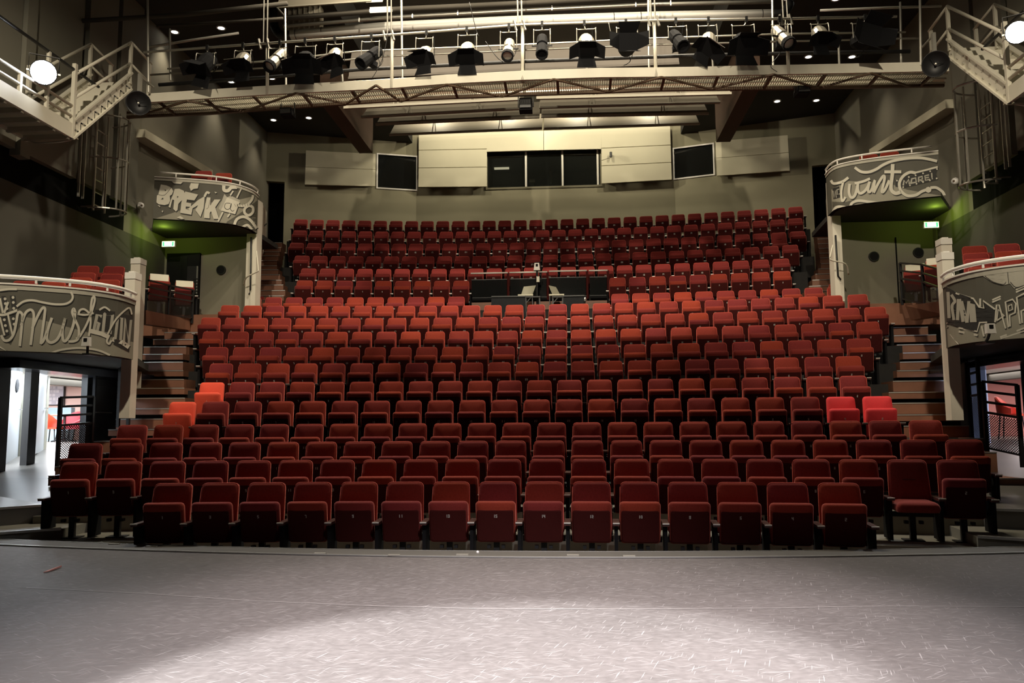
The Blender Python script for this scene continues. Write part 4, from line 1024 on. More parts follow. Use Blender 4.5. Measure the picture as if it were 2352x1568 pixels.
def railing(label, P, post_i, hs, mesh_h, foot, name='railing', step=.055, rw=.035):
    """P: list of (x,y,z base); rails at heights hs above base; mesh below mesh_h"""
    t = thing(name, label, 'railing', P[0]); P = [V(p) for p in P]
    for i in post_i: part('post', MB().box(P[i].x-.025, P[i].x+.025, P[i].y-.025, P[i].y+.025, P[i].z-foot, P[i].z+hs[0]), M['black'], t)
    for h in hs:
        for a, b in zip(P, P[1:]): part('rail', MB().bar(a + V((0, 0, h)), b + V((0, 0, h)), rw, rw), M['black'], t)
    for a, b in zip(P, P[1:]):
        z = V((0, 0, 1))
        part('bottom_rail', MB().bar(a + z*.04, b + z*.04, rw*.8, rw*.8), M['black'], t)
        w_ = part('wire_mesh', wire_panel((a + z*.05, b + z*.05, b + z*mesh_h, a + z*mesh_h), step), M['wire'], t); w_['kind'] = 'stuff'
    return t
A = atY(338, 722, 16.0); B = atY(387, 728, 17.3); C_ = atY(441, 733, 18.9); zt = [atY(338, 612, 16).z, atY(387, 634, 17.3).z, atY(441, 655, 18.9).z]
h = [zt[0]-A.z, zt[1]-B.z, zt[2]-C_.z]
railing('black railing with wire mesh along the left landing, in front of two sheeted seats', [A, B, C_], (1, 2), (.72, .58, .44), .40, .1)
A = atY(2165, 722, 15.6); B = atY(2123, 702, 17.0); C_ = atY(2072, 690, 18.6)
railing('black railing with wire mesh along the right landing, in front of two sheeted seats', [A, B, C_], (1, 2), (.86, .68, .50), .42, .1)
# wooden fascias below those railings
for nm, q, q2, sg in (('trim_2', (335, 712, 15.6), (437, 733, 18.9), -1), ('trim_3', (2170, 690+18, 15.4), (2082, 716, 18.4), 1)):
    a = atY(*q); b = atY(*q2)
    if sg < 0: lo = (atY(335, 744, 15.6), atY(437, 758, 18.9))
    else: a = atY(2170, 690, 15.4); b = atY(2080, 702, 18.4); lo = (atY(2170, 722, 15.4), atY(2092, 735, 18.4))
    n = V((-sg*-.14, .10, 0)) if False else V((sg*.16, .1, 0))
    struct(nm, MB().hexa([lo[0], lo[1], lo[1]+n, lo[0]+n], [a, b, b+n, a+n]), M['wood'])

# ------------------------------------------------------------------ foyers behind the doorways at both sides
ramp = lambda y: .285+.13*(min(y, 15.5)-10)
for sg in (-1, 1):
    X = sg*8.3; Ls = 'left' if sg < 0 else 'right'
    ya = lambda q: atX(q, 950, X).y
    if sg < 0: op = [(ya(20), ya(67)), (ya(86), ya(198))]; head = 2.34
    else: op = [(ya(2351), ya(2228))]; head = 2.43
    mb = MB(); ys = [9.9] + [y for o in op for y in o] + [17.6]; print('FOYER', op)
    for i, (y0, y1) in enumerate(zip(ys, ys[1:])):
        x0, x1 = sorted((X, X+sg*.12))
        if i % 2 == 0: mb.box(x0, x1, y0, y1, .2, 2.39)
        else: mb.box(x0, x1, y0, y1, head, 2.39)
    fw = struct('wall_left.006' if sg < 0 else 'wall_right.005', mb, M['black'])
    # lintel beam under the balcony front
    x0, x1 = sorted((sg*6.6, sg*9.7))
    fr = mat('foyer_frame_' + Ls, (.02, .02, .03), .25)
    part('lintel', MB().box(*sorted((X-sg*.55, X)), 12.0, 16.5, 2.25, 2.38), fr, fw)
    # foyer room
    mb = MB(); xa, xb = sorted((sg*16.4, sg*8.45))
    mb.box(xa, xb, 19.6, 19.7, .3, 2.36); mb.box(*sorted((sg*16.4, sg*16.5)), 11, 19.6, .3, 2.36)
    fo = struct('wall_left.007' if sg < 0 else 'wall_right.006', mb, M['pink'] if sg < 0 else M['rosewall'])
    struct('ceiling.001' if sg < 0 else 'ceiling.002', MB().box(xa, xb, 10.9, 19.6, 2.36, 2.385), M['offwhite'])
    part('foyer_wall', MB().box(xa, xb, 10.8, 10.9, .3, 2.36), M['offwhite'], fo)
    l = area('foyer_lamp_' + Ls, (sg*11.2, 16.5, 2.33), (sg*11.2, 16.5, 0), 480 if sg < 0 else 230, 3.0, 3.0, (.96, .96, 1.0) if sg < 0 else (1, .9, .88))
for sg in (-1, 1): area('foyer_lamp', (sg*10.0, 12.4, 2.33), (sg*9.6, 13.2, 0), 420 if sg < 0 else 260, 1.6, 1.6, (.84, .92, 1.0) if sg < 0 else (.6, .7, 1.0))  # unseen area lights added to brighten the open door leaves
for x_, y_, e_ in ((-8.72, 13.75, 60), (-9.0, 15.5, 70)): area('foyer_ceiling_lamp', (x_, y_, 2.33), (x_, y_, 0), e_, .45, .45, (.84, .92, 1.0))  # small unseen lights added between the leaves to whiten their faces
# left: two pale door leaves standing open
def leaf(name, a, b, z0, z1, th=.045, mt=None):
    a = V((a[0], a[1], 0)); b = V((b[0], b[1], 0)); d = (b-a).normalized(); n = V((-d.y, d.x, 0))*th
    q = lambda p, z: V((p.x, p.y, z))
    return struct(name, MB().hexa([q(a, z0), q(b, z0), q(b+n, z0), q(a+n, z0)], [q(a, z1), q(b, z1), q(b+n, z1), q(a+n, z1)]), mt or M['doorwhite']), d, n
def xat(px, Y): return atY(px, 900, Y).x
for nm, p0, p1, Y0, Y1, win in (('door_2', 21.5, 50, 13.15, 14.0, True), ('door_3', 85.5, 108, 13.95, 14.8, False)):
    A = (xat(p0, Y0), Y0); B = (xat(p1, Y1), Y1)
    zb = atY(p0-1.5, 1066 if win else 1043, Y0).z + .01
    d, dv, n = leaf(nm, A, B, zb, 2.33)
    side = V((dv.y, -dv.x, 0))
    if win:
        c = V((A[0], A[1], 0)).lerp(V((B[0], B[1], 0)), .55); c.z = atY(41, 885, 13.6).z
        part('porthole', MB().lathe([(0, .012), (.12, .012), (.12, 0)], c + side*.004, side, 18), M['blackmatt'], d)
        part('edge', MB().bar(V((B[0], B[1], zb)), V((B[0], B[1], 2.3)), .05, .05), M['wallboard'], d)
    else: part('edge', MB().bar(V((B[0], B[1], zb)), V((B[0], B[1], 2.3)), .05, .07), M['cream'], d, label='cream door leaf edge')
    c = V((A[0], A[1], 0)).lerp(V((B[0], B[1], 0)), .85); c.z = atY(45, 940, 13.8).z if win else atY(103, 937, 14.6).z
    part('handle', MB().bar(c + side*.05 - dv*.12, c + side*.05 + dv*.02, .018, .018).bar(c, c + side*.06, .018, .018), M['chrome'], d)
# picture, sofa, table and chairs in the left foyer
p = atY(129, 889, 19.5); t = thing('picture', 'framed picture of grey squares on the pink foyer wall', 'picture', p)
pw, phh = .19, .44
part('frame', MB().box(p.x-pw-.015, p.x+pw+.015, 19.52, 19.58, p.z-phh-.015, p.z+phh+.015), M['black'], t)
part('print', MB().box(p.x-pw, p.x+pw, 19.51, 19.53, p.z-phh, p.z+phh), mat('grey_print', (.55, .52, .58), .6), t)
sq = MB(); random.seed(3)
for i in range(4):
    for j in range(9):
        if random.random() < .8:
            cx_ = p.x-pw+.05+i*.095+random.uniform(-.015, .015); cz = p.z-phh+.05+j*.097
            sq.box(cx_-.036, cx_+.036, 19.505, 19.51, cz-.036, cz+.036)
part('print_squares', sq, mat('pale_print_squares', (.78, .74, .78), .6), t)['kind'] = 'stuff'
p = atY(138, 946, 18.9); t = thing('sofa', 'blue grey bench back behind the foyer table', 'sofa', (p.x, 18.9, 1.0))
part('back', MB().box(p.x-.35, p.x+.28, 18.9, 19.05, 1.0, p.z+.11), M['sofa'], t); part('seat', MB().box(p.x-.35, p.x+.28, 18.45, 18.9, 1.0, 1.25), M['sofa'], t)
p = atY(149, 955, 17.4); t = thing('cafe_table', 'small round foyer table on a splayed black foot', 'table', (p.x, 17.4, 1.0))
part('top', MB().lathe([(0, .0), (.27, 0), (.28, .02), (.27, .035), (0, .035)], (p.x, 17.4, p.z), (0, 0, 1), 20), M['table'], t)
part('column', MB().tube([(p.x, 17.4, 1.05), (p.x, 17.4, p.z)], .03, 8), M['black'], t)
for k in range(4): part('foot', MB().bar((p.x, 17.4, 1.06), (p.x+.25*math.cos(k*PI/2+.6), 17.4+.25*math.sin(k*PI/2+.6), 1.01), .04, .03), M['black'], t)
def shellchair(label, px, py, Y, rz, mt, zf_=1.0, group='red foyer chairs'):
    p = atY(px, py, Y); t = thing('foyer_chair', label, 'chair', (p.x, Y, zf_), group, rz, False); hz = p.z-zf_
    prof = [(.0, -.22, hz-.02), (.16, -.22, hz), (.2, 0, hz), (.18, .18, hz+.05)]
    part('seat', MB().hexa([(-.22, -.22, hz-.04), (.22, -.22, hz-.04), (.20, .2, hz-.04), (-.20, .2, hz-.04)], [(-.22, -.22, hz), (.22, -.22, hz), (.20, .2, hz), (-.20, .2, hz)]), mt, t)
    mb = MB(); n = 9; A = []; B = []
    for k in range(n):
        a = PI*(-.08 + 1.16*k/(n-1)); x = .24*math.cos(a); y = .2*math.sin(a)
        A.append((x, y, hz)); B.append((x*1.12, y*1.12, hz+.10+.24*max(0, math.sin(a))))
    mb.sheet(A, B); mb.sheet([(x*1.05, y*1.08+.02, z) for x, y, z in B], [(x*1.05, y*1.08+.02, z) for x, y, z in A]); mb.sheet(B, [(x*1.05, y*1.08+.02, z) for x, y, z in B])
    part('back', mb, mt, t, smooth=True)
    for sx in (-1, 1):
        for sy in (-1, 1): part('leg', MB().bar((sx*.16, sy*.15, hz-.03), (sx*.21, sy*.2, 0), .02, .02), M['black'], t)
shellchair('orange red foyer chair on the left of the table', 120, 981, 17.3, 1.6, M['redchair'])
shellchair('dark red foyer chair facing the table from the right', 183, 981, 17.3, -1.3, M['redchair_d'])
shellchair('dark red foyer chair behind the table', 160, 978, 18.1, -.2, M['redchair_d'])
shellchair('bright red chair beyond the right hand mesh gate', 2322, 950, 16.2, .9, M['redchair'], .9, None)
# black railings by the doors
A = V((atY(131, 1075, 12.0).x, 12.0, atY(131, 1062, 12.0).z)); B = V((atY(207, 1060, 12.7).x, 12.7, atY(207, 1052, 12.7).z))
railing('black mesh railing on the ramp in front of the left foyer doorway', [A, B], (0, 1), (1.0, .86, .72, .57), .55, .13, step=.05)
A = V((atY(2268, 1045, 12.9).x, 12.9, atY(2268, 1034, 12.9).z)); B = V((atY(2348, 1055, 12.2).x, 12.2, atY(2348, 1052, 12.2).z))
railing('black mesh railing on the ramp in front of the right foyer doorway', [A, B], (0, 1), (1.05, .90, .74, .58), .55, .13, step=.05)
A = V((atY(2238, 1015, 14.2).x, 14.2, atY(2238, 1014, 14.2).z)); B = V((atY(2257, 1017, 13.6).x, 13.6, atY(2257, 1016, 13.6).z))
railing('narrow black mesh gate standing edge on in the right doorway', [A, B], (1,), (1.36, 1.14, .95, .77), .75, .13, step=.06)
d, dv, n = leaf('door_4', (xat(2229, 15.2), 15.2), (xat(2266, 15.0), 15.0), .95, 2.4, mt=mat('blue_lit_white_door', (.74, .79, .95), .4))
# dark gate leaves right of the left doorway / left of the right one
for sg, pa, pb, Ya, Yb, lab in ((-1, 217, 270, 14.3, 15.0, 'black door leaf with bars and push bar below the lower left balcony'), (1, 2203, 2226, 15.2, 14.4, 'black slatted door leaf below the lower right balcony')):
    a = V((xat(pa, Ya), Ya, 0)); b = V((xat(pb, Yb), Yb, 0)); z0 = atY(pa, 1010, Ya).z if sg < 0 else .95; z1 = 2.34
    t = thing('gate_leaf', lab, 'gate', (a.x, a.y, z0)); q = lambda f, z: V((a.x+(b.x-a.x)*f, a.y+(b.y-a.y)*f, z))
    n = V((0, .05, 0))
    part('panel', MB().hexa([q(0, z0)+n, q(1, z0)+n, q(1, z0)+n*2, q(0, z0)+n*2], [q(0, z1)+n, q(1, z1)+n, q(1, z1)+n*2, q(0, z1)+n*2]), M['black'], t)
    for f in (0, 1): part('stile', MB().bar(q(f, z0), q(f, z1), .05, .05), M['blackmatt'], t)
    for g in (.0, .08, .22, .48, .70, .80, .90, 1): part('bar', MB().bar(q(0, z0+(z1-z0)*g), q(1, z0+(z1-z0)*g), .022, .022), M['iron'], t)
    if sg < 0: part('push_bar', MB().bar(q(.15, atY(240, 947, 14.6).z) - n, q(.85, atY(240, 947, 14.6).z) - n, .02, .02), M['chrome'], t)
    w2 = part('wire_mesh', wire_panel((q(0, z0+.05), q(1, z0+.05), q(1, z0+(z1-z0)*.7), q(0, z0+(z1-z0)*.7)), .06), M['iron'], t); w2['kind'] = 'stuff'
# small side panels next to the stairs
for sg, pa, pb, Y, y0, y1, lab in ((-1, 272, 295, 13.6, 845, 955, 'narrow black mesh guard between the left gate leaf and the stairs'), (1, 2189, 2206, 13.8, 815, 935, 'narrow black mesh guard between the right gate leaf and the stairs')):
    a = atY(pa, y1, Y); b = atY(pb, y1, Y); zt_ = atY(pa, y0, Y).z
    railing(lab, [a, b], (0, 1), (zt_-a.z, (zt_-a.z)*.83, (zt_-a.z)*.66), (zt_-a.z)*.62, .2, 'mesh_guard', .05)

# ------------------------------------------------------------------ lighting bridge
FB = [(300, 238), (349, 234), (518, 223), (613, 217), (899, 202), (1025, 192), (1200, 183), (1380, 177), (1507, 176), (1816, 170), (2117, 164), (2180, 163)]
RB = [(290, 271), (340, 268), (480, 262), (613, 252), (899, 232), (1025, 226), (1200, 219), (1380, 213), (1507, 208), (1816, 204), (2100, 199), (2170, 198)]
ZB = 8.1
F = [atZ(x, y, ZB) for x, y in FB]; B = [atZ(x, y, ZB) for x, y in RB]
def along(P, x):
    for a, b in zip(P, P[1:]):
        if a.x <= x <= b.x: return a.lerp(b, (x-a.x)/(b.x-a.x))
    return P[0] if x < P[0].x else P[-1]
br = thing('lighting_bridge', 'long pale steel lighting bridge with slatted underside across the hall', 'bridge', (0, 15.5, ZB))
up = V((0, 0, 1))
for a, b in zip(F, F[1:]): part('front_beam', MB().hexa([a, b, b + V((0, .06, 0)), a + V((0, .06, 0))], [a + up*.19, b + up*.19, b + V((0, .06, .19)), a + V((0, .06, .19))]), M['cream'], br)
for a, b in zip(B, B[1:]): part('rear_beam', MB().hexa([a, b, b + V((0, .06, 0)), a + V((0, .06, 0))], [a + up*.15, b + up*.15, b + V((0, .06, .15)), a + V((0, .06, .15))]), M['rust'], br)
g = MB(); x = F[0].x + .05
while x < F[-1].x - .05:
    a = along(F, x) + V((0, .07, .05)); b = along(B, x) + V((0, 0, .05))
    g.hexa([a + V((-.006, 0, 0)), a + V((.006, 0, 0)), b + V((.006, 0, 0)), b + V((-.006, 0, 0))], [a + V((-.006, 0, .04)), a + V((.006, 0, .04)), b + V((.006, 0, .04)), b + V((-.006, 0, .04))]); x += .046
part('grating', g, M['grating'], br)['kind'] = 'stuff'
g = MB()
for f in (.3, .62, .9):
    for i in range(len(F)-1):
        a = F[i].lerp(B[i], f) + up*.045; b = F[i+1].lerp(B[i+1], f) + up*.045; g.bar(a, b, .02, .03)
part('grating_tie', g, M['galv'], br)
x = F[0].x + .6
while x < F[-1].x:
    a = along(F, x); b = along(B, x-.0) ; part('cross_bar', MB().bar(a + V((0, .05, .03)), b + V((0, 0, .03)), .045, .05), M['rust'], br); x += 1.05
zz = [(330, 262), (430, 232), (560, 256), (680, 214), (795, 238), (864, 196), (921, 233), (1026, 194), (1153, 222), (1272, 182), (1397, 211), (1518, 177), (1633, 205), (1776, 171), (1880, 203), (2000, 168), (2090, 199)]
for (x0, y0), (x1, y1) in zip(zz, zz[1:]):
    fr0 = along(F, atZ(x0, y0, ZB-.03).x); a = atZ(x0, y0, ZB-.03); b = atZ(x1, y1, ZB-.03)
    part('diagonal_brace', MB().bar(a, b, .035, .035), M['rust'], br)
# rails of the bridge
def pipe(root, nm, pts, Y, r, mt, n=8): return part(nm, MB().tube([atY(x, y, Y) for x, y in pts], r, n), mt, root, smooth=True)
LR = [(330, 120), (605, 100), (899, 80), (1196, 57), (1502, 47), (1805, 43), (2060, 38)]
pipe(br, 'lamp_rail', LR, 15.45, .026, M['galv'])
pipe(br, 'guard_rail', [(385, 158), (620, 140), (820, 118), (1200, 103), (1500, 88), (1800, 78), (2080, 74)], 16.25, .02, M['galv'])
pipe(br, 'guard_rail', [(345, 172), (620, 155), (870, 130), (1200, 115), (1500, 103), (1800, 95), (2110, 88)], 16.3, .022, M['galv'])
pipe(br, 'cable_tray', [(365, 195), (620, 177), (820, 160), (1200, 141), (1600, 127), (1900, 121), (2090, 118)], 16.2, .04, M['black'])
pipe(br, 'kick_rail', [(350, 216), (613, 200), (870, 184), (1200, 164), (1507, 157), (1816, 151), (2110, 146)], 15.75, .018, M['galv'])
for px, yb, yr in ((613, 217, 99), (899, 202, 80), (1200, 183, 57), (1507, 176, 47), (1812, 170, 43)):
    a = atZ(px, yb, ZB); b = atY(px-6, yr, 15.45)
    part('post', MB().tube([a + V((0, .02, 0)), (a.x, 15.5, b.z)], .035, 8), M['cream'], br, smooth=True)
    c = V((b.x, 15.5, b.z))
    for dx in (-.04, .04): part('hanger_rod', MB().tube([c + V((dx, 0, 0)), c + V((dx-.03, 0, 2.4))], .016, 6), M['galv'], br)
    for dx in (-.12, .06): part('rail_clamp', MB().tube([c + V((dx, -.05, .09)), c + V((dx+.05, -.05, -.12))], .03, 6), M['galv'], br)
for px, y0, y1, Y in ((341, 212, -10, 15.6), (392, 185, 66, 16.3), (2115, 150, -10, 15.6), (2070, 146, 5, 16.3), (464, 203, 158, 15.7), (787, 190, 160, 15.7), (1063, 175, 150, 15.7), (1348, 163, 135, 15.7), (1638, 156, 122, 15.7), (1928, 148, 95, 15.7),
                      (924, 180, 0, 16.5), (1491, 158, 0, 16.5), (657, 196, 20, 16.6), (1776, 152, 0, 16.6)):
    part('upright', MB().tube([atY(px, y0, Y), atY(px-2, y1, Y)], .024, 6), M['galv'], br)

# ------------------------------------------------------------------ lanterns on the bridge
def lantern(label, px, yc, bx, by, kind, yaw, tilt, size=1., body='blackmatt', doors='blackmatt', roll=0., cable=True):
    top = atY(px, yc, 15.42); c = atY(bx, by, 15.3)
    drop = top.z - c.z
    t = thing('stage_lantern', label, 'stage light', top, 'stage lights on the bridge rail')
    part('clamp', MB().box(top.x-.025, top.x+.025, top.y-.03, top.y+.04, top.z-.07, top.z+.05), M['iron'], t)
    hw = .155*size; yz = top.z - .13; mx = (top.x+c.x)/2
    part('yoke', MB().tube(crom([(c.x-hw, c.y, c.z), (c.x-hw, c.y+.02, yz-.05), (c.x-hw+.03, top.y, yz), (c.x+hw-.03, top.y, yz), (c.x+hw, c.y+.02, yz-.05), (c.x+hw, c.y, c.z)], 3), .009, 5).tube([(mx, top.y, yz), (top.x, top.y, top.z-.05)], .012, 5), M['galv'], t)
    if tilt > .2: tilt += .45 if kind != 'profile' else .5
    d = V((math.sin(yaw)*math.cos(tilt), -math.cos(yaw)*math.cos(tilt), -math.sin(tilt)))
    if kind == 'profile':
        r = .105*size
        part('body', MB().lathe([(.03, -.28*size), (r*.9, -.27*size), (r, -.20*size), (r, -.02), (r*.78, .0), (r*.78, .05), (r*1.02, .06), (r*1.05, .24*size)], c, d, 12), M[body], t, smooth=False)
        part('lens_tube', MB().lathe([(r*1.05, .20*size), (r*1.12, .21*size), (r*1.12, .30*size), (r*.9, .30*size), (r*.85, .22*size), (0, .22*size)], c, d, 12), M['blackmatt'], t)
        s = d.cross(V((0, 0, 1))).normalized(); u = s.cross(d)
        part('shutter_box', MB().bar(c + u*-r*1.0 - d*.02, c + u*-r*1.5 + d*.06, .12*size, .1*size), M['blackmatt'], t)
        part('knob', MB().bar(c + s*hw*-1.25, c + s*hw*1.25, .025, .025), M['iron'], t)
    else:
        r = .135*size
        part('body', MB().lathe([(.02, -.22*size), (r*.8, -.20*size), (r*1.02, -.10*size), (r, .06*size), (r*.95, .10*size)], c, d, 14), M[body], t, smooth=False)
        part('lens', MB().lathe([(r*.95, .085*size), (r*.5, .11*size), (0, .12*size)], c, d, 14), M['black'], t)
        s = d.cross(V((0, 0, 1))).normalized(); u = s.cross(d)
        if roll:
            s, u = s*math.cos(roll) + u*math.sin(roll), u*math.cos(roll) - s*math.sin(roll)
        w_ = .14*size; L = .20*size; q = c + d*.12*size
        for k, (e1, e2) in enumerate(((u, s), (-u, s), (s, u), (-s, u))):
            op = .45 if k < 2 else .85
            h0 = q + e1*w_; h1 = h0 + (d*math.cos(op) + e1*math.sin(op))*L
            a, b = (.9, 1.15) if k < 2 else (.9, .75)
            n = (d*math.sin(op) - e1*math.cos(op))*.006
            Q = [h0 - e2*w_*a, h0 + e2*w_*a, h1 + e2*w_*b, h1 - e2*w_*b]
            part('barn_door', MB().hexa(Q, [k2 + n for k2 in Q]), M[doors] if k == 0 else M['blackmatt'], t)
        part('door_frame', MB().hexa([q - s*w_ - u*w_, q + s*w_ - u*w_, q + s*w_ + u*w_, q - s*w_ + u*w_], [k2 - d*.02 for k2 in (q - s*w_ - u*w_, q + s*w_ - u*w_, q + s*w_ + u*w_, q - s*w_ + u*w_)]), M['blackmatt'], t)
    if cable:
        e = c - d*.2
        part('cable', MB().tube(crom([e, e + V((.08, .05, -.22)), e + V((-.05, .08, -.30)), e + V((.12, .12, -.12)), (top.x+.15, top.y+.02, top.z-.02)], 4), .007, 4), M['black'], t, smooth=True)
S_, K_ = 'silver', 'blackmatt'
LN = [('black lantern with wide barn doors, leftmost on the bridge rail', 476, 109, 470, 148, 'f', -.5, .5, 1.25, K_, K_, .5),
 ('silver lantern with a pale top barn door, second from the left end', 558, 103, 556, 143, 'f', -.1, .45, 1.1, S_, 'seatgrey', 0),
 ('silver cylindrical profile lantern, third from the left end', 643, 97, 634, 137, 'p', -.35, .35, 1.1, S_, K_, 0),
 ('broad black barn door lantern, fourth from the left end', 701, 93, 700, 143, 'f', .1, .3, 1.35, K_, K_, 0),
 ('silver lantern with one slanted white barn door, fifth from the left', 769, 88, 768, 133, 'f', -.15, .5, 1.05, S_, 'white', -.25),
 ('black profile lantern turned to the left, sixth from the left', 853, 82, 850, 131, 'p', -.6, .25, 1.15, K_, K_, 0),
 ('silver backed barn door lantern just right of the second post', 979.5, 74, 974, 128, 'f', -.25, .35, 1.1, S_, K_, 0),
 ('large silver backed lantern with spread barn doors left of the bridge centre', 1072, 67, 1073, 122, 'f', .0, .45, 1.2, S_, K_, 0),
 ('bright silver profile lantern immediately left of the centre post', 1169, 60, 1168, 113, 'p', -.05, .4, 1.05, S_, K_, 0),
 ('black profile lantern immediately right of the centre post', 1245, 55, 1245, 105, 'p', .0, .5, 1.05, K_, K_, 0),
 ('silver topped lantern with wide black barn doors, second right of the centre post', 1342, 53, 1347, 104, 'f', .05, .5, 1.2, S_, K_, 0),
 ('black square barn door lantern with an upright flap, left of the fourth post', 1437.6, 50, 1441, 103, 'f', .05, .05, 1.3, K_, K_, 0),
 ('black profile lantern tilted to the right, just right of the fourth post', 1552, 47, 1557, 92, 'p', .3, .3, 1.15, K_, K_, 0),
 ('lantern with big tilted white barn door catching the light', 1627, 45, 1627, 100, 'f', -.2, .5, 1.15, S_, 'white', .75),
 ('wide dark barn door lantern left of the fifth post', 1714, 44, 1709, 100, 'f', .1, .25, 1.35, K_, K_, 0),
 ('silver profile lantern at the fifth post', 1790, 43, 1797, 85, 'p', .35, .35, 1.15, S_, K_, 0),
 ('silver lantern with a square pale barn door, second from the right end', 1878.6, 41, 1885, 82, 'f', .15, .45, 1.05, S_, 'seatgrey', 0),
 ('heavy black lantern with open barn doors, rightmost on the bridge rail', 1987, 39, 1988, 86, 'f', .2, .15, 1.45, K_, K_, .2)]
for a in LN: lantern(a[0], a[1], a[2], a[3], a[4], 'profile' if a[5] == 'p' else 'fresnel', *a[6:])
# loose cables along the bridge
for k, P in enumerate(([(893, 65), (880, 130), (862, 168), (855, 178)], [(1078, 5), (1094, 70), (1100, 82)], [(1115, 95), (1140, 130), (1155, 142)], [(1398, 52), (1404, 80), (1412, 95)], [(1806, 60), (1792, 120), (1770, 150), (1785, 165)])):
    t = thing('loose_cable', ('thin cable drooping left of the second bridge post', 'thin black cable hanging from above onto the rail left of centre', 'thin cable sagging left of the centre post', 'white cable looped beside the square black lantern', 'cable looping below the silver lantern at the fifth post')[k], 'cable', atY(*P[0], 15.4), 'loose cables on the bridge')
    part('cable', MB().tube(crom([atY(x, y, 15.38) for x, y in P], 5), .007, 4), M['galv' if k == 3 else 'black'], t, smooth=True)

# ------------------------------------------------------------------ pipes and ducts above the bridge
def ptube(name, label, cat, pts, Y, r, mt, n=10, group=None):
    P = [atY(x, y, Y) for x, y in pts]; t = thing(name, label, cat, P[0], group)
    part('tube', MB().tube(P, r, n), mt, t, smooth=True); return t, P
t, P = ptube('air_duct', 'thick round white air duct above the lighting bridge', 'duct', [(668, 80), (900, 61), (1200, 47), (1500, 38), (1772, 33)], 18.0, .112, M['duct'], 16)
for e, s in ((P[0], -1), (P[-1], 1)): part('end_bend', MB().tube(crom([e, e + V((s*.25, .02, .02)), e + V((s*.45, .1, .3)), e + V((s*.5, .15, .8))], 4), .105, 12), M['black'], t, smooth=True)
for px, y in ((680, 79), (740, 73), (1410, 41), (1472, 39), (1750, 33)):
    p = atY(px, y, 18.0); part('strap', MB().lathe([(.113, -.008), (.118, -.006), (.118, .006), (.113, .008)], p, (1, 0, .03), 14, False), M['iron'], t)
t, P = ptube('square_pipe', 'grey square tube running above the white duct', 'pipe', [(650, 60), (900, 40), (1200, 24), (1500, 10), (1772, 4)], 17.6, .05, M['galv'], 4)
for px, y in ((826, 47), (948, 38), (1052, 31), (1268, 20), (1460, 12), (1540, 9)):
    p = atY(px, y, 17.5); part('bolt', MB().box(p.x-.012, p.x+.012, p.y-.05, p.y, p.z-.055, p.z+.055), M['chrome'], t)
ptube('ceiling_pipe', 'upper grey pipe with perforated face above the square tube', 'pipe', [(610, 46), (900, 22), (1200, 8), (1500, -8)], 17.4, .06, M['ceil2'], 6)
ptube('ceiling_pipe', 'bright pipe at the left end above the bridge', 'pipe', [(343, 108), (440, 92), (548, 76)], 16.9, .028, M['white'], 8)
ptube('ceiling_pipe', 'bright pipe at the right end above the bridge', 'pipe', [(1884, 24), (2030, 18), (2162, 14)], 16.9, .028, M['white'], 8)
ptube('ceiling_pipe', 'dim grey pipe high at the left over the bridge', 'pipe', [(190, 48), (420, 34), (660, 8)], 16.0, .05, M['ceil2'], 8)
ptube('ceiling_pipe', 'thin dim pipe lower at the left over the bridge', 'pipe', [(360, 60), (500, 52), (650, 42)], 16.4, .03, M['ceil2'], 8)
# hung board, corrugated column and fixtures at the top
a, b = atY(636, 17, 17.2), atY(852, 2, 17.2)
t = thing('hung_board', 'pale hung board at the top edge left of centre', 'board', a)
part('board', MB().hexa([a, b, b + V((0, .05, 0)), a + V((0, .05, 0))], [a + V((.02, .3, .8)), b + V((0, .3, .8)), b + V((0, .35, .8)), a + V((.02, .35, .8))]), M['baffle'], t)
part('edge_angle', MB().bar(a, b, .04, .03), M['baffle_edge'], t); part('strut', MB().tube([a, atY(657, 40, 17.2)], .02, 6), M['galv'], t)
a = atY(662, 78, 18.6); b = atY(735, 15, 18.6)
t = thing('ribbed_duct', 'pale ribbed duct rising behind the white air duct', 'duct', a)
part('case', MB().box(a.x, b.x, 18.6, 18.9, a.z, b.z+.6), M['baffle'], t)
for k in range(7): part('rib', MB().box(a.x+k*(b.x-a.x)/6-.012, a.x+k*(b.x-a.x)/6+.012, 18.57, 18.6, a.z, b.z+.6), M['baffle_edge'], t)
for k, (x0, x1, y) in enumerate(((840, 878, 1), (849, 900, 25))):
    a, b = atY(x0, y, 17.3), atY(x1, y, 17.3)
    t = thing('batten_light', ('pale batten light cut by the top edge of the frame', 'pale batten light just below the top edge, left of the second post')[k], 'lamp', a)
    part('tube', MB().box(a.x, b.x, 17.28, 17.34, a.z-.03, a.z+.03), M['tube_on'], t); part('housing', MB().box(a.x, b.x, 17.3, 17.4, a.z+.03, a.z+.09), M['white'], t)
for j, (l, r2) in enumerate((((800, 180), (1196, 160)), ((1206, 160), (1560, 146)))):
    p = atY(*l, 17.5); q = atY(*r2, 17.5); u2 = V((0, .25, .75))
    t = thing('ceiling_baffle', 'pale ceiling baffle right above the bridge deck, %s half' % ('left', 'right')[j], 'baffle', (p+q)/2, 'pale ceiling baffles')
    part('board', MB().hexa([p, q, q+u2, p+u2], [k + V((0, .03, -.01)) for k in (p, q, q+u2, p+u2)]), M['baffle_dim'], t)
    part('edge_lip', MB().bar(p, q, .05, .05), M['baffle_dim'], t)
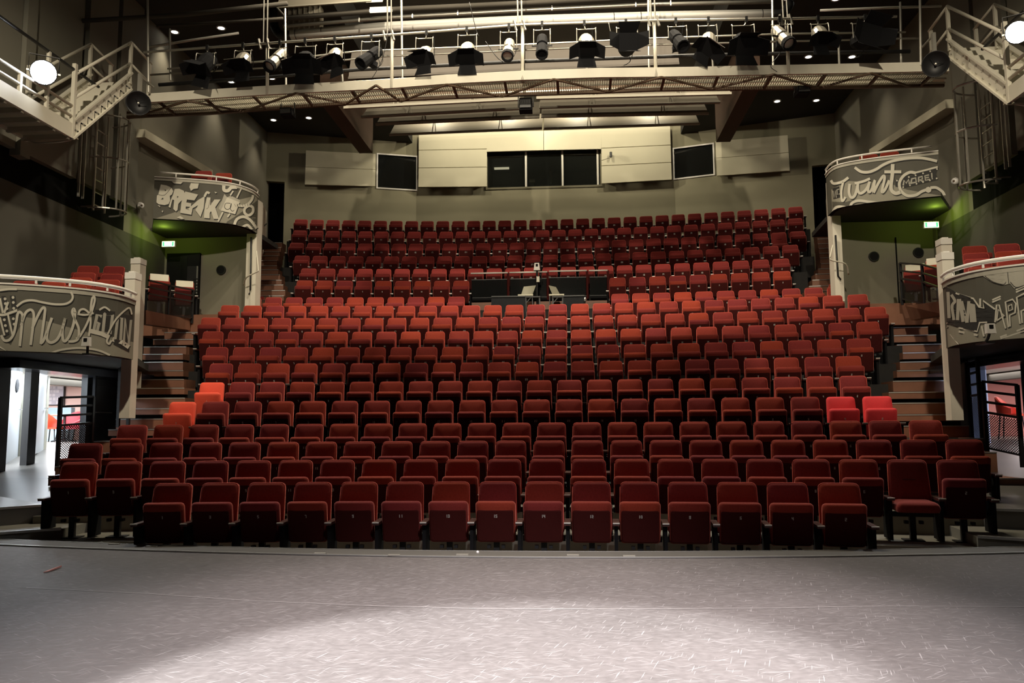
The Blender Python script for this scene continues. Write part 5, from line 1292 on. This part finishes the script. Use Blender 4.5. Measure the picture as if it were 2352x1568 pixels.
# black loudspeakers hung below the bridge
for px, y, w_, h_, lab in ((1207, 239, .27, .24, 'black loudspeaker hung under the middle of the bridge'), (657, 256, .26, .14, 'dim black loudspeaker under the left part of the bridge'), (1846, 206, .26, .14, 'dim black loudspeaker under the right part of the bridge')):
    p = atY(px, y, 16.1); t = thing('loudspeaker', lab, 'loudspeaker', p)
    part('box', MB().hexa([p + V((-w_/2, .0, -h_/2)), p + V((w_/2, 0, -h_/2)), p + V((w_/2, .25, -h_/2)), p + V((-w_/2, .25, -h_/2))], [p + V((-w_/2*.94, -.05, h_/2)), p + V((w_/2*.94, -.05, h_/2)), p + V((w_/2, .25, h_/2)), p + V((-w_/2, .25, h_/2))]), M['blackmatt'], t)
    part('grille', MB().box(p.x-w_*.42, p.x+w_*.42, p.y-.055, p.y-.03, p.z-h_*.38, p.z+h_*.34), M['iron'], t)
    part('bracket', MB().bar(p + V((-w_/2-.02, .1, -h_*.1)), V((p.x-w_/2-.02, p.y+.1, 8.22)), .02, .03).bar(p + V((w_/2+.02, .1, -h_*.1)), V((p.x+w_/2+.02, p.y+.1, 8.22)), .02, .03), M['black'], t)

# ------------------------------------------------------------------ end stairs of the bridge, with platforms
def end_stair(sg):
    Ls = 'left' if sg < 0 else 'right'
    X0, X1 = sg*8.4, sg*9.3
    if sg < 0: lo, hi, ye = (13.97, 6.69), (15.85, 8.46), 9.0
    else: lo, hi, ye = (13.90, 6.73), (15.89, 8.51), 9.0
    t = thing('bridge_stair', 'cream steel stair with platform at the %s end of the bridge' % Ls, 'stair', (X0, lo[0], lo[1]))
    for X in (X0, X1):
        a = V((X, lo[0], lo[1])); b = V((X, hi[0], hi[1])); u = V((0, 0, .36)); n = V((sg*-.0, 0, 0)); w_ = V((sg*.05, 0, 0))
        part('stringer', MB().hexa([a, b, b+w_, a+w_], [a+u, b+u, b+u+w_, a+u+w_]), M['cream'], t)
        part('stringer_flange', MB().bar(a, b, .09, .035).bar(a+u, b+u, .09, .035), M['cream'], t)
        for k in range(9):
            c = a.lerp(b, (k+.5)/9); 
            for h in (.10, .25): part('bolt', MB().box(c.x-sg*.012-.012, c.x-sg*.012+.012, c.y-.012, c.y+.012, c.z+h-.012, c.z+h+.012), M['galv'], t)
    n = 9
    for k in range(n):
        y = lo[0] + (hi[0]-lo[0])*(k+.15)/n; z = lo[1] + (hi[1]-lo[1])*(k+1)/n + .02; dy = (hi[0]-lo[0])/n
        part('tread', MB().box(min(X0, X1)+.05, max(X0, X1)-.0, y, y+dy*1.1, z-.03, z), M['cream'], t)
        part('riser', MB().box(min(X0, X1)+.05, max(X0, X1)-.0, y+dy, y+dy+.02, z-.03, z+(hi[1]-lo[1])/n-.03), M['cream'], t)
    # hand rails with posts
    for X in (X0, X1):
        for h in (1.02, .55):
            part('stair_rail', MB().tube([(X, lo[0]-.02, lo[1]+h+.22), (X, hi[0]-.05, hi[1]+h)], .032, 8), M['cream'], t, smooth=True)
            part('top_rail', MB().tube([(X, hi[0]-.05, hi[1]+h), (X+ -sg*.02, hi[0]+.75, hi[1]+h-.12)], .026, 8), M['cream'], t, smooth=True)
        part('post', MB().box(X-.03, X+.03, hi[0]-.08, hi[0]-.02, hi[1]+.1, hi[1]+1.02), M['cream'], t)
        part('post', MB().box(X-.03, X+.03, hi[0]+.68, hi[0]+.74, hi[1]-.1, hi[1]+.9), M['cream'], t)
        part('post', MB().box(X-.035, X+.035, lo[0]-.05, lo[0]+.02, lo[1], lo[1]+1.45), M['cream'], t)
    # platform along the side wall
    x0, x1 = sorted((X0, X1)); z = lo[1]
    for X in (X0, X1): part('edge_beam', MB().box(X-.03, X+.03, ye, lo[0], z+.0, z+.28), M['cream'], t)
    part('deck', MB().box(x0, x1, ye, lo[0]+.2, z+.05, z+.08), M['grating'], t)
    y = lo[0]-.1
    while y > ye+1:
        part('joist', MB().box(x0, x1, y-.03, y+.03, z-.04, z+.05), M['galv'], t); y -= .42
    part('under_hoop', MB().tube(crom([(x0+.1, lo[0], z-.02), (x0+.3, lo[0]-.1, z-.10), (x1-.2, lo[0]-.1, z-.10), (x1-.02, lo[0]+.02, z-.02)], 5), .012, 5), M['galv'], t)
    for h in (1.33, .62, .42): part('platform_rail', MB().tube([(X0, ye, z+h), (X0, lo[0]+(.75 if h > 1 else .0), z+h)], .028, 8), M['iron' if h > 1 else 'cream'], t, smooth=True)
    for yy in (10.2, 11.4, 12.5, 13.2): part('post', MB().box(X0-.028, X0+.028, yy-.028, yy+.028, z+.2, z+(1.33 if yy != 12.5 else .62)), M['cream'], t)
    return t
end_stair(-1); end_stair(1)
# black dish lamps at both ends
for px, y, lab in ((318, 237, 'round black dish hanging at the left end of the bridge'), (2149, 147, 'round black dish hanging at the right end of the bridge')):
    c = atY(px, y, 15.2); t = thing('dish_lamp', lab, 'lamp', c); ax = (CAM - c).normalized()
    part('dish', MB().lathe([(.03, -.14), (.12, -.12), (.20, -.04), (.235, .03), (.242, .035), (.228, .03), (.19, -.03), (.1, -.07), (.03, -.08)], c, ax, 28), M['black'], t, smooth=True)
    part('hub', MB().lathe([(.02, -.08), (.022, .01), (.0, .015)], c, ax, 10), M['galv'], t)
    part('stay', MB().tube([c + V((-.09, 0, .12)), c], .006, 4).tube([c, c + V((.15, 0, .0))], .006, 4), M['iron'], t)
    part('hanger', MB().box(c.x-.03, c.x+.03, c.y-.02, c.y+.06, c.z+.2, c.z+.62).bar((c.x, c.y+.04, c.z+.58), (c.x, 15.75, c.z+.58), .03, .03), M['galv'], t)
# flood lamps that are on
for px, y, X, r, aim, lab, e in ((100, 166, -8.25, .20, (-1.0, 2.0, 1.0), 'dazzling work flood lamp fixed to the left bridge platform rail', 1), (2337, 74, 8.25, .17, (1.5, 1.0, 1.0), 'lit round flood lamp fixed to the right bridge platform rail', 2)):
    c = atX(px, y, X); ax = (V(aim) - c).normalized(); t = thing('flood_lamp', lab, 'lamp', c)
    part('housing', MB().lathe([(.03, -.30), (r*.6, -.28), (r*.9, -.14), (r*1.08, .02), (r*1.08, .05), (r, .05), (r, .0)], c, ax, 20, False), M['iron'], t, smooth=True)
    part('lens', MB().lathe([(r, .03), (r*.6, .05), (0, .055)], c, ax, 20), M['flood'], t)
    s = ax.cross(V((0, 0, 1))).normalized()
    part('yoke', MB().tube([c - s*r*1.15, c - s*r*1.15 + V((0, 0, .3)), c + s*r*1.15 + V((0, 0, .3)), c + s*r*1.15], .012, 5), M['iron'], t)
    part('knob', MB().bar(c - s*r*1.3, c + s*r*1.3, .03, .03), M['galv'], t)
    spot('flood_beam_%s' % ('left' if e == 1 else 'right'), c + ax*.12, (0, 3.5, 0), FLOODP[e-1], 95, .8, (.93, .96, 1.0), .12)
# caged ladders on the side walls
def ladder(sg, pts, yb):
    Ls = 'left' if sg < 0 else 'right'; X = sg*9.52
    a = atX(*pts[0], X); b = atX(*pts[1], X); zt = 8.3
    t = thing('caged_ladder', 'grey steel cage ladder on the %s side wall' % Ls, 'ladder', a)
    for p in (a, b): part('stile', MB().tube([p, (p.x, p.y, zt)], .028, 6), M['galv'], t)
    n = 7
    for k in range(n):
        z = max(a.z, b.z) + .1 + k*(zt - a.z - .3)/n
        part('rung', MB().tube([(X, a.y, z), (X, b.y, z)], .014, 5), M['galv'], t)
    cy = (a.y+b.y)/2; R = .40
    arc = [(X - sg*R*1.5*math.sin(PI*k/12), cy + (R)*math.cos(PI*k/12)) for k in range(13)]
    for z in (a.z+.02, a.z+1.15, a.z+2.1): part('hoop', MB().tube([(x, y, z) for x, y in arc], .02, 5), M['galv'], t)
    for k in (2, 4, 6, 8, 10): part('cage_bar', MB().bar((arc[k][0], arc[k][1], a.z+.02), (arc[k][0], arc[k][1], zt-.1), .035, .012), M['galv'], t)
    for p in (a, b): part('wall_stay', MB().bar((X, p.y, p.z+.1), (sg*9.8, p.y, p.z+.1), .03, .03), M['galv'], t)
    for p in (-.75, -.6): part('side_bar', MB().bar((X, cy+p, a.z+.15), (X, cy+p, zt-.4), .05, .02), M['galv'], t)
ladder(-1, ((213, 483), (239, 490)), 0); ladder(1, ((2290, 418), (2262, 432)), 0)
# small white sensors
for px, y, sg, lab in ((323, 472, -1, 'small white round sensor on the left side wall'), (2194, 416, 1, 'small white round sensor on the right side wall')):
    c = atX(px, y, sg*9.7); t = thing('sensor', lab, 'sensor', c); ax = V((-sg*.8, -.6, -.1))
    part('body', MB().lathe([(.02, -.08), (.07, -.07), (.085, .0), (.07, .05), (.03, .06), (0, .055)], c, ax, 14), M['offwhite'], t, smooth=True)
    part('eye', MB().lathe([(.025, .05), (.025, .066), (0, .068)], c, ax, 10), M['rust'], t); part('arm', MB().bar(c, c + V((sg*.1, 0, 0)), .03, .03), M['offwhite'], t)
# downlights
for k, (px, y) in enumerate([(628, 276), (709, 271), (531, 188), (624, 180), (401, 74), (508, 65), (1785, 233), (1875, 231), (1857, 131), (1957, 131), (1920, -2), (1806, -4)]):
    p = atZ(px, y, ZC); side = 'left' if k < 6 else 'right'; row = ('rear', 'rear', 'middle', 'middle', 'front', 'front')[k % 6]; io = ('outer', 'inner')[k % 2] if k < 6 else ('inner', 'outer')[k % 2]
    if k >= 10: io = ('outer', 'inner')[k % 2]
    t = thing('downlight', 'lit round ceiling downlight, %s of the %s pair on the %s' % (io, row, side), 'ceiling lamp', p, 'ceiling downlights')
    part('trim_ring', MB().lathe([(.085, 0), (.12, -.005), (.125, .02), (.085, .02)], p, (0, 0, 1), 18, False), M['offwhite'], t)
    part('lens', MB().lathe([(0, .004), (.085, .004), (.085, .012)], p, (0, 0, 1), 18), M['bulb'], t)
    spot('downlight_beam', p + V((0, 0, -.04)), p + V((0, 0, -5)), DOWNP, 80, .8, WARM, .08)
# ------------------------------------------------------------------ projectors in front of the lower balconies
for px, y, Y, lab in ((197, 784, 11.0, 'white projector with dark lens window in front of the lower left balcony'), (2276, 754, 10.75, 'white projector with dark lens window in front of the lower right balcony')):
    p = atY(px, y, Y); t = thing('projector', lab, 'projector', p); w_, h_ = .052, .065
    part('case', MB().hexa([p + V((-w_*1.1, -.02, -h_)), p + V((w_*1.1, -.02, -h_)), p + V((w_*1.1, .05, -h_)), p + V((-w_*1.1, .05, -h_))], [p + V((-w_, 0, h_)), p + V((w_, 0, h_)), p + V((w_, .05, h_)), p + V((-w_, .05, h_))]), M['white'], t)
    part('lens_window', MB().box(p.x-.024, p.x+.024, p.y-.022, p.y-.008, p.z+.0, p.z+.046), M['blackmatt'], t)
    part('bracket', MB().tube([p + V((.0, .05, -h_)), p + V((-.01, .07, -.12)), p + V((-.03, .1, -.17))], .018, 6).box(p.x-.06, p.x+.05, p.y+.02, p.y+.3, p.z-.19, p.z-.165), M['iron'], t)
# ------------------------------------------------------------------ control desk in the gap of the rows
Yg = 22.1
scr = [(1083, 1165, 627, 685), (1172, 1256, 625, 684), (1263, 1347, 622, 681.5), (1355, 1395, 621, 679.5)]
for k, (x0, x1, yt, yb) in enumerate(scr):
    a = atY(x0, yb, Yg); b = atY(x1, yb-.5, Yg); zt = atY((x0+x1)/2, yt, Yg).z; zg = atY((x0+x1)/2, yt+15, Yg).z
    t = thing('glass_screen', 'dark glass screen with top rail behind the control desk, %s from the left' % ORD[k+1], 'glass screen', a, 'glass screens behind the control desk')
    part('pane', MB().box(a.x, b.x, Yg, Yg+.02, a.z, zg), M['glass_dark'], t)
    part('top_rail', MB().tube([(a.x-.02, Yg, zt), (b.x+.02, Yg, zt)], .022, 8), M['white'], t, smooth=True)
    part('base_rail', MB().box(a.x, b.x, Yg-.02, Yg+.04, a.z-.07, a.z), M['blackmatt'], t)
    part('pane_edge', MB().bar((a.x, Yg, zg), (b.x, Yg, zg), .03, .02).bar((a.x, Yg-.01, a.z+.01), (b.x, Yg-.01, a.z+.01), .02, .015), M['iron'], t)
    part('post', MB().box(b.x-.01, b.x+.06, Yg, Yg+.05, a.z-.07, zt), M['glass_dark'] if False else M['shell'], t)
a = atY(1078, 706, 22.05); b = atY(1400, 690, 22.05)
struct('trim_4', MB().box(a.x, b.x, 22.0, 22.35, a.z-.5, b.z), M['wood'])
zf2 = 3.85
fl = struct('floor.010', MB().box(a.x, b.x, 20.3, 22.0, zf2-.2, zf2), M['carpet'])
for k, (pts, lab) in enumerate((([(1196, 680), (1222, 679), (1231, 655), (1203, 658)], 'grey backed chair at the control desk, left of the projector pole'), ([(1270, 679), (1288, 679), (1277, 659), (1260, 655)], 'grey backed chair at the control desk, right of the projector pole'))):
    c = [atY(x, y, 21.4 + (.0 if i < 2 else .12)) for i, (x, y) in enumerate(pts)]; b0 = (c[0]+c[1])/2
    t = thing('desk_chair', lab, 'chair', (b0.x, 21.3, zf2), 'chairs at the control desk')
    part('back', MB().hexa([k2 + V((0, .03, 0)) for k2 in c], c), M['seatgrey'], t)
    part('seat', MB().box(b0.x-.2, b0.x+.2, 20.98, 21.4, b0.z-.06, b0.z-.02), M['seatgrey'], t)
    for sx in (-.18, .18):
        for sy in (21.0, 21.38): part('leg', MB().bar((b0.x+sx, sy, b0.z-.05), (b0.x+sx*1.1, sy, zf2), .022, .022), M['black'], t)
for k, (x0, x1, yt, yb, lab) in enumerate(((1129, 1206, 681.5, 706, 'black covered desk case on the left of the control gap'), (1294, 1342, 680, 706, 'black covered desk case on the right of the control gap'))):
    a = atY(x0, yt, 20.9); b = atY(x1, yt-1, 20.9); t = thing('covered_desk', lab, 'desk', (a.x, 20.9, zf2), 'covered desks in the control gap')
    part('cover', MB().hexa([(a.x-.02, 20.85, zf2+.25), (b.x+.02, 20.85, zf2+.25), (b.x+.02, 21.15, zf2+.25), (a.x-.02, 21.15, zf2+.25)], [(a.x, 20.88, a.z), (b.x, 20.88, b.z), (b.x, 21.12, b.z), (a.x, 21.12, a.z)]), M['dusty'], t)
    part('top_edge', MB().bar((a.x, 20.87, a.z), (b.x, 20.87, b.z), .03, .03), M['iron'], t)
    for x in (a.x+.03, b.x-.03): part('leg', MB().bar((x, 20.9, zf2), (x, 20.9, zf2+.3), .04, .04), M['black'], t)
for k, (x0, x1, lab) in enumerate(((1206, 1241, 'bare black desk frame beside the left covered case'), (1268, 1294, 'bare black desk frame beside the right covered case'))):
    a = atY(x0, 681, 21.0); b = atY(x1, 680, 21.0); t = thing('work_table', lab, 'table', (a.x, 21.0, zf2))
    part('top', MB().box(a.x, b.x, 20.95, 21.2, a.z-.03, a.z), M['black'], t)
    for x in (a.x+.02, b.x-.02): part('leg', MB().bar((x, 21.0, zf2), (x, 21.0, a.z-.03), .035, .035), M['black'], t)
    part('brace', MB().bar((a.x, 21.0, a.z-.2), (a.x+.15, 21.0, a.z-.03), .02, .02), M['iron'], t)
p = atY(1233, 612, 21.2); t = thing('projector', 'white projector on a black pole behind the control desk', 'projector', (p.x, 21.2, zf2))
part('case', MB().hexa([p + V((-.085, -.02, -.10)), p + V((.085, -.02, -.10)), p + V((.085, .16, -.10)), p + V((-.085, .16, -.10))], [p + V((-.06, 0, .1)), p + V((.06, 0, .1)), p + V((.06, .16, .1)), p + V((-.06, .16, .1))]), M['white'], t)
part('lens_window', MB().box(p.x-.03, p.x+.03, p.y-.02, p.y, p.z-.0, p.z+.07), M['blackmatt'], t)
part('top_cover', MB().tube(crom([p + V((-.09, .05, .1)), p + V((0, .05, .12)), p + V((.09, .05, .1)), p + V((.11, .05, -.05))], 4), .015, 5), M['black'], t)
part('pole', MB().tube([p + V((0, .06, -.1)), (p.x, 21.26, zf2)], .028, 8), M['black'], t)
q = atY(1235, 640, 21.18); part('tag', MB().box(q.x-.03, q.x+.05, 21.16, 21.18, q.z-.09, q.z+.06), M['paper'], t)
p = atY(1344, 688, 20.85); t = thing('desk_lamp', 'small bright metal fitting beside the right covered case', 'lamp', (p.x, p.y, zf2))
part('head', MB().lathe([(.0, -.05), (.04, -.04), (.04, .02), (.02, .06)], p, (0, 0, 1), 10), M['chrome'], t); part('stem', MB().tube([p, (p.x, p.y, zf2)], .012, 5), M['iron'], t)
# hook with a spot on the right hand acoustic boards
p = on_back('c', 1403, 355, .34)[0]; t = thing('wall_spot', 'small black spot fixed to the right cream acoustic boards', 'lamp', p)
part('body', MB().tube([p + V((0, 0, .09)), p + V((0, -.02, -.10))], .045, 8), M['black'], t); part('arm', MB().bar(p, p + V((0, .13, .02)), .03, .03), M['iron'], t)
part('cable', MB().tube(crom([p, on_back('c', 1396, 363, .23)[0], on_back('c', 1382, 368, .23)[0]], 4), .006, 4), M['galv'], t)
# litter on the stage
p = atZ(1097, 1268, .02); t = thing('paper_ball', 'tiny white scrap on the stage edge', 'scrap', p)
part('ball', MB().lathe([(0, -.014), (.012, -.008), (.016, .003), (.01, .014), (0, .018)], p + V((0, 0, .0)), (0, .2, 1), 7), M['offwhite'], t)
a = atZ(100, 1315, .006); b = atZ(126, 1305, .006); t = thing('ribbon_scrap', 'pink ribbon scrap lying on the stage at the left', 'scrap', a)
part('ribbon', MB().hexa([a, b, b + V((.02, .07, 0)), a + V((.01, .05, 0))], [k + V((0, 0, .008)) for k in (a, b, b + V((.02, .07, .01)), a + V((.01, .05, 0)))]), M['pinkscrap'], t)
